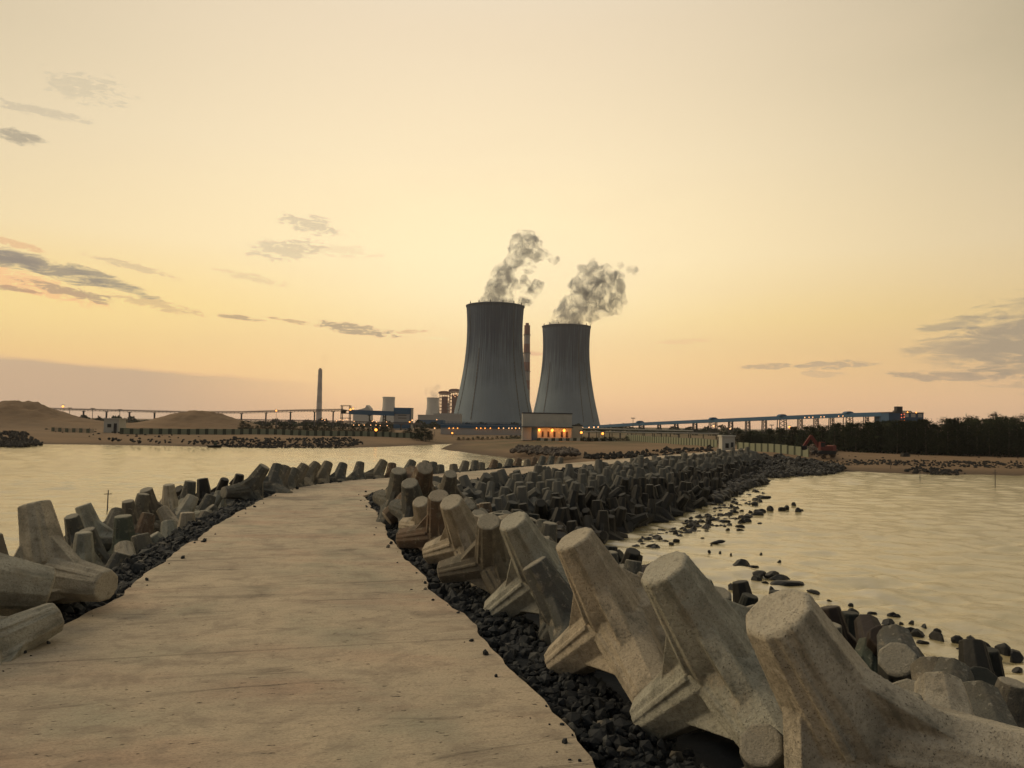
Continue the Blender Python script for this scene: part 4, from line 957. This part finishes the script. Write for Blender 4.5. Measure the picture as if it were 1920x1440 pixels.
# ------------------------------------------------------------------ trees
def tree_proto(h, seed, wid):
    random.seed(seed); mb = MB(); mb.tube((0, 0, 0), (.1, 0, h*.95), .14, .03, n=6)
    for i in range(14):
        z = h*random.uniform(.2, .9); a = random.uniform(0, 6.28); r = wid*(1-z/h)*.9+.2; mb.tube((0, 0, z), (r*math.cos(a), r*math.sin(a), z+r*.6), .035, .01, n=4)
    tr = bpy.data.meshes.new('trunk'); tr.from_pydata(mb.v, [], mb.f); tr.materials.append(m_bark)
    cr = MB()
    clumps = []
    for i in range(46):
        t = random.uniform(.10, 1.0)**.85; z = h*t; rad_ = wid*(1-t)**.55*(.55+.45*random.random())+.08; a = random.uniform(0, 6.28)
        clumps.append((Vector((rad_*math.cos(a), rad_*math.sin(a), z)), random.uniform(.25, .6)*(1.1-t*.5)))
    for cc, cr_ in clumps:
        for k in range(34):
            p = cc+Vector((random.gauss(0, cr_), random.gauss(0, cr_), random.gauss(0, cr_*.8))); dv = Vector((random.gauss(0, 1), random.gauss(0, 1), random.gauss(.9, .8))).normalized()*random.uniform(.25, .5); sd_ = dv.orthogonal().normalized()*random.uniform(.05, .11)
            cr.add([p-sd_, p+sd_, p+dv], [(0, 1, 2)])
    cm = bpy.data.meshes.new('crown'); cm.from_pydata(cr.v, [], cr.f); cm.materials.append(m_leaf); return tr, cm
PR = [tree_proto(7.5, 11+i, 1.6+.25*(i % 3)) for i in range(5)]
random.seed(99)
def plant_tree(x, y, s, label, group, k, name='pine_tree', sq=1.0):
    o = empty(name, (x, y, gz(x, y)-.15), label, 'tree' if name != 'shrub' else 'shrub', group, rz=random.uniform(0, 6.28)); o.scale = (s*sq, s*sq, s)
    link('trunk', PR[k][0], o); link('crown', PR[k][1], o)
rows = [(0, 1.0), (4, 1.0), (9, 1.03), (16, 1.08)]
front = [(1395, 262), (1440, 235), (1500, 200), (1560, 183), (1620, 178), (1700, 174), (1800, 170), (1920, 167), (2060, 163)]
for r_, (back, sc) in enumerate(rows):
    px = 1398+r_*5
    while px < 2050:
        D = float(np.interp(px, [f[0] for f in front], [f[1] for f in front]))+back+random.uniform(-1.5, 1.5)
        yt = float(np.interp(px, [1395, 1440, 1500, 1600, 1700, 1900, 2100], [816, 806, 799, 792, 788, 785, 783])); c = at(px, yt, D); ht_ = c.z-gz(c.x, c.y)
        s = ht_/7.5*random.choice((.80, .88, .95, .98, 1.0, 1.04))*random.uniform(.95, 1.05)*sc
        if 1470 < px < 1760: s = min(s, ht_/7.5*.99)
        plant_tree(c.x, c.y, s, 'dark feathery casuarina tree packed in the wood along the right shore', 'casuarina wood on the right shore', random.randrange(5), sq=1.25)
        px += random.uniform(15, 24)
# underbrush so the wood closes at its foot
mb = MB()
for i in range(9000):
    px = random.uniform(1400, 2060); D = float(np.interp(px, [f[0] for f in front], [f[1] for f in front]))+random.uniform(-1, 18); c = at(px, 830, D); g = gz(c.x, c.y)
    z = g+abs(random.gauss(0, 1.6)); p = Vector((c.x, c.y, min(z, g+4.5))); dv = Vector((random.gauss(0, 1), random.gauss(0, 1), abs(random.gauss(.8, .8)))).normalized()*random.uniform(.5, 1.1); sd_ = dv.orthogonal().normalized()*random.uniform(.2, .45); mb.add([p-sd_, p+sd_, p+dv], [(0, 1, 2)])
tag(mb.build('undergrowth', m_leaf), 'dark undergrowth filling the foot of the wood', 'undergrowth', kind='stuff')
for i, px in enumerate(list(range(455, 742, 9))+[760, 768]):
    c = at(px, 812, 292+random.uniform(-2, 8)); s = random.uniform(.30, .5)
    plant_tree(c.x, c.y, s, 'low dark shrub in the hedge behind the left boundary wall', 'hedge shrubs behind the left wall', i % 5, 'shrub', 2.2)
for i, (px, s) in enumerate(((782, .55), (790, .66), (798, .62), (806, .5))):
    c = at(px, 815, 272+random.uniform(-2, 2)); plant_tree(c.x, c.y, s, 'dark bushy tree at the right end of the left wall', 'bushy trees at the end of the left wall', i % 5, 'bush', 2.0)
for i, px in enumerate(range(1095, 1180, 8)):
    c = at(px, 824, 248); plant_tree(c.x, c.y, random.uniform(.14, .22), 'low bush in front of the pipelines right of the pump house', 'low bushes right of the pump house', i % 5, 'shrub', 3)
for i, px in enumerate(range(860, 978, 9)):
    c = at(px, 818, 285); plant_tree(c.x, c.y, random.uniform(.14, .2), 'low bush below the pipe rack left of the pump house', 'low bushes left of the pump house', i % 5, 'shrub', 3)
for i, px in enumerate(range(1352, 1440, 8)):
    c = at(px, 826, 215); plant_tree(c.x, c.y, random.uniform(.40, .55), 'dark bush behind the guard hut', 'bushes behind the guard hut', i % 5, 'shrub', 1.9)
# dark belt of far vegetation on the horizon
mb = MB()
for i in range(9000):
    px = random.uniform(100, 1450); D = random.uniform(560, 700); c = at(px, 795, D); hh_ = 3.0+2.5*math.sin(px*.05)*math.sin(px*.017)+1.5*math.sin(px*.21); z = 2.5+random.uniform(0, max(1.5, hh_))
    p = Vector((c.x, c.y, z)); dv = Vector((random.gauss(0, 1), random.gauss(0, .5), abs(random.gauss(.6, .6)))).normalized()*random.uniform(1, 2.2); sd_ = Vector((random.uniform(.5, 1.4), 0, random.uniform(-.4, .4))); mb.add([p-sd_, p+sd_, p+dv], [(0, 1, 2)])
tag(mb.build('far_scrub', m_leaf), 'low dark belt of scrub along the horizon behind the walls', 'scrub', kind='stuff')

# ------------------------------------------------------------------ steam
def plume(blobs, D, label, dens, nsc, name='steam_plume', vox=2.0, thr=.465, colr=(.64, .66, .71)):
    bm = bmesh.new()
    for (px, py, r) in blobs:
        c = at(px, py, D); bmesh.ops.create_icosphere(bm, subdivisions=2, radius=r*1.35*D/FPX, matrix=Matrix.Translation(c))
    me = bpy.data.meshes.new(name); bm.to_mesh(me); bm.free(); t = link('tmp', me)
    r = t.modifiers.new('r', 'REMESH'); r.mode = 'VOXEL'; r.voxel_size = vox
    tx = bpy.data.textures.new('t', 'CLOUDS'); tx.noise_scale = 11*D/1030; tx.noise_depth = 3; dm = t.modifiers.new('d', 'DISPLACE'); dm.texture = tx; dm.strength = 15*D/1030; dm.texture_coords = 'LOCAL'; dm.mid_level = .5
    out = bpy.data.meshes.new_from_object(t.evaluated_get(bpy.context.evaluated_depsgraph_get())); bpy.data.objects.remove(t)
    m = bpy.data.materials.new('steam'); m.use_nodes = True; m.node_tree.nodes.clear(); S.nt = m.node_tree
    v = coords(); n = noise(v, nsc*1.5, 9, .67, .9); pv = m.node_tree.nodes.new('ShaderNodeVolumePrincipled'); pv.inputs['Color'].default_value = (*colr, 1); pv.inputs['Anisotropy'].default_value = .3
    dn = clamp01((n-thr)*3.0)*dens*2.6; m.node_tree.links.new(dn.s, pv.inputs['Density'])
    om = m.node_tree.nodes.new('ShaderNodeOutputMaterial'); m.node_tree.links.new(pv.outputs[0], om.inputs['Volume'])
    out.materials.clear(); out.materials.append(m); o = link(name, out); tag(o, label, 'steam', None)
    return o
plume([(931, 570, 26), (920, 560, 16), (934, 556, 24), (938, 543, 22), (944, 528, 21), (950, 512, 17), (957, 500, 15), (966, 486, 15), (975, 470, 19), (985, 458, 21), (995, 464, 19), (1003, 474, 14), (980, 448, 15), (1016, 478, 9), (1030, 484, 6), (1043, 488, 5), (1000, 545, 13), (985, 560, 12), (1012, 534, 8), (978, 530, 11), (990, 500, 11)], 1030, 'grey steam plume drifting up from the left cooling tower', .10, .045)
plume([(1062, 608, 25), (1052, 606, 18), (1068, 596, 24), (1075, 584, 24), (1085, 572, 25), (1095, 560, 25), (1106, 548, 24), (1118, 540, 24), (1132, 534, 22), (1148, 540, 20), (1155, 555, 17), (1150, 572, 15), (1128, 572, 18), (1110, 585, 15), (1100, 515, 16), (1112, 502, 12), (1130, 512, 15), (1158, 522, 12), (1114, 490, 6), (1165, 498, 6), (1180, 500, 6), (1192, 504, 6), (1082, 535, 13)], 1240, 'ragged steam plume leaning right from the right cooling tower', .085, .038)
plume([(811, 743, 9), (808, 738, 8), (815, 735, 7), (818, 729, 4)], 3000, 'small wisp of steam over the distant cooling tower', .02, .02, vox=3)
plume([(602, 694, 3.5), (605, 682, 5), (608, 668, 7)], 3000, 'faint brown smoke trailing from the lone chimney', .0008, .02, vox=3, thr=.05, colr=(.5, .4, .3))

# ------------------------------------------------------------------ haze
mb = MB(); mb.box((0, 1280, 182), (7000, 4400, 371)); m = bpy.data.materials.new('haze_air'); m.use_nodes = True; m.node_tree.nodes.clear()
pv = m.node_tree.nodes.new('ShaderNodeVolumePrincipled'); pv.inputs['Color'].default_value = (.92, .89, .86, 1); pv.inputs['Density'].default_value = .00011; pv.inputs['Anisotropy'].default_value = 0
om = m.node_tree.nodes.new('ShaderNodeOutputMaterial'); m.node_tree.links.new(pv.outputs[0], om.inputs['Volume'])
tag(mb.build('haze', m), kind='stuff')
print('tetrapods individual', n_ind+placed, 'cells', len(cells))
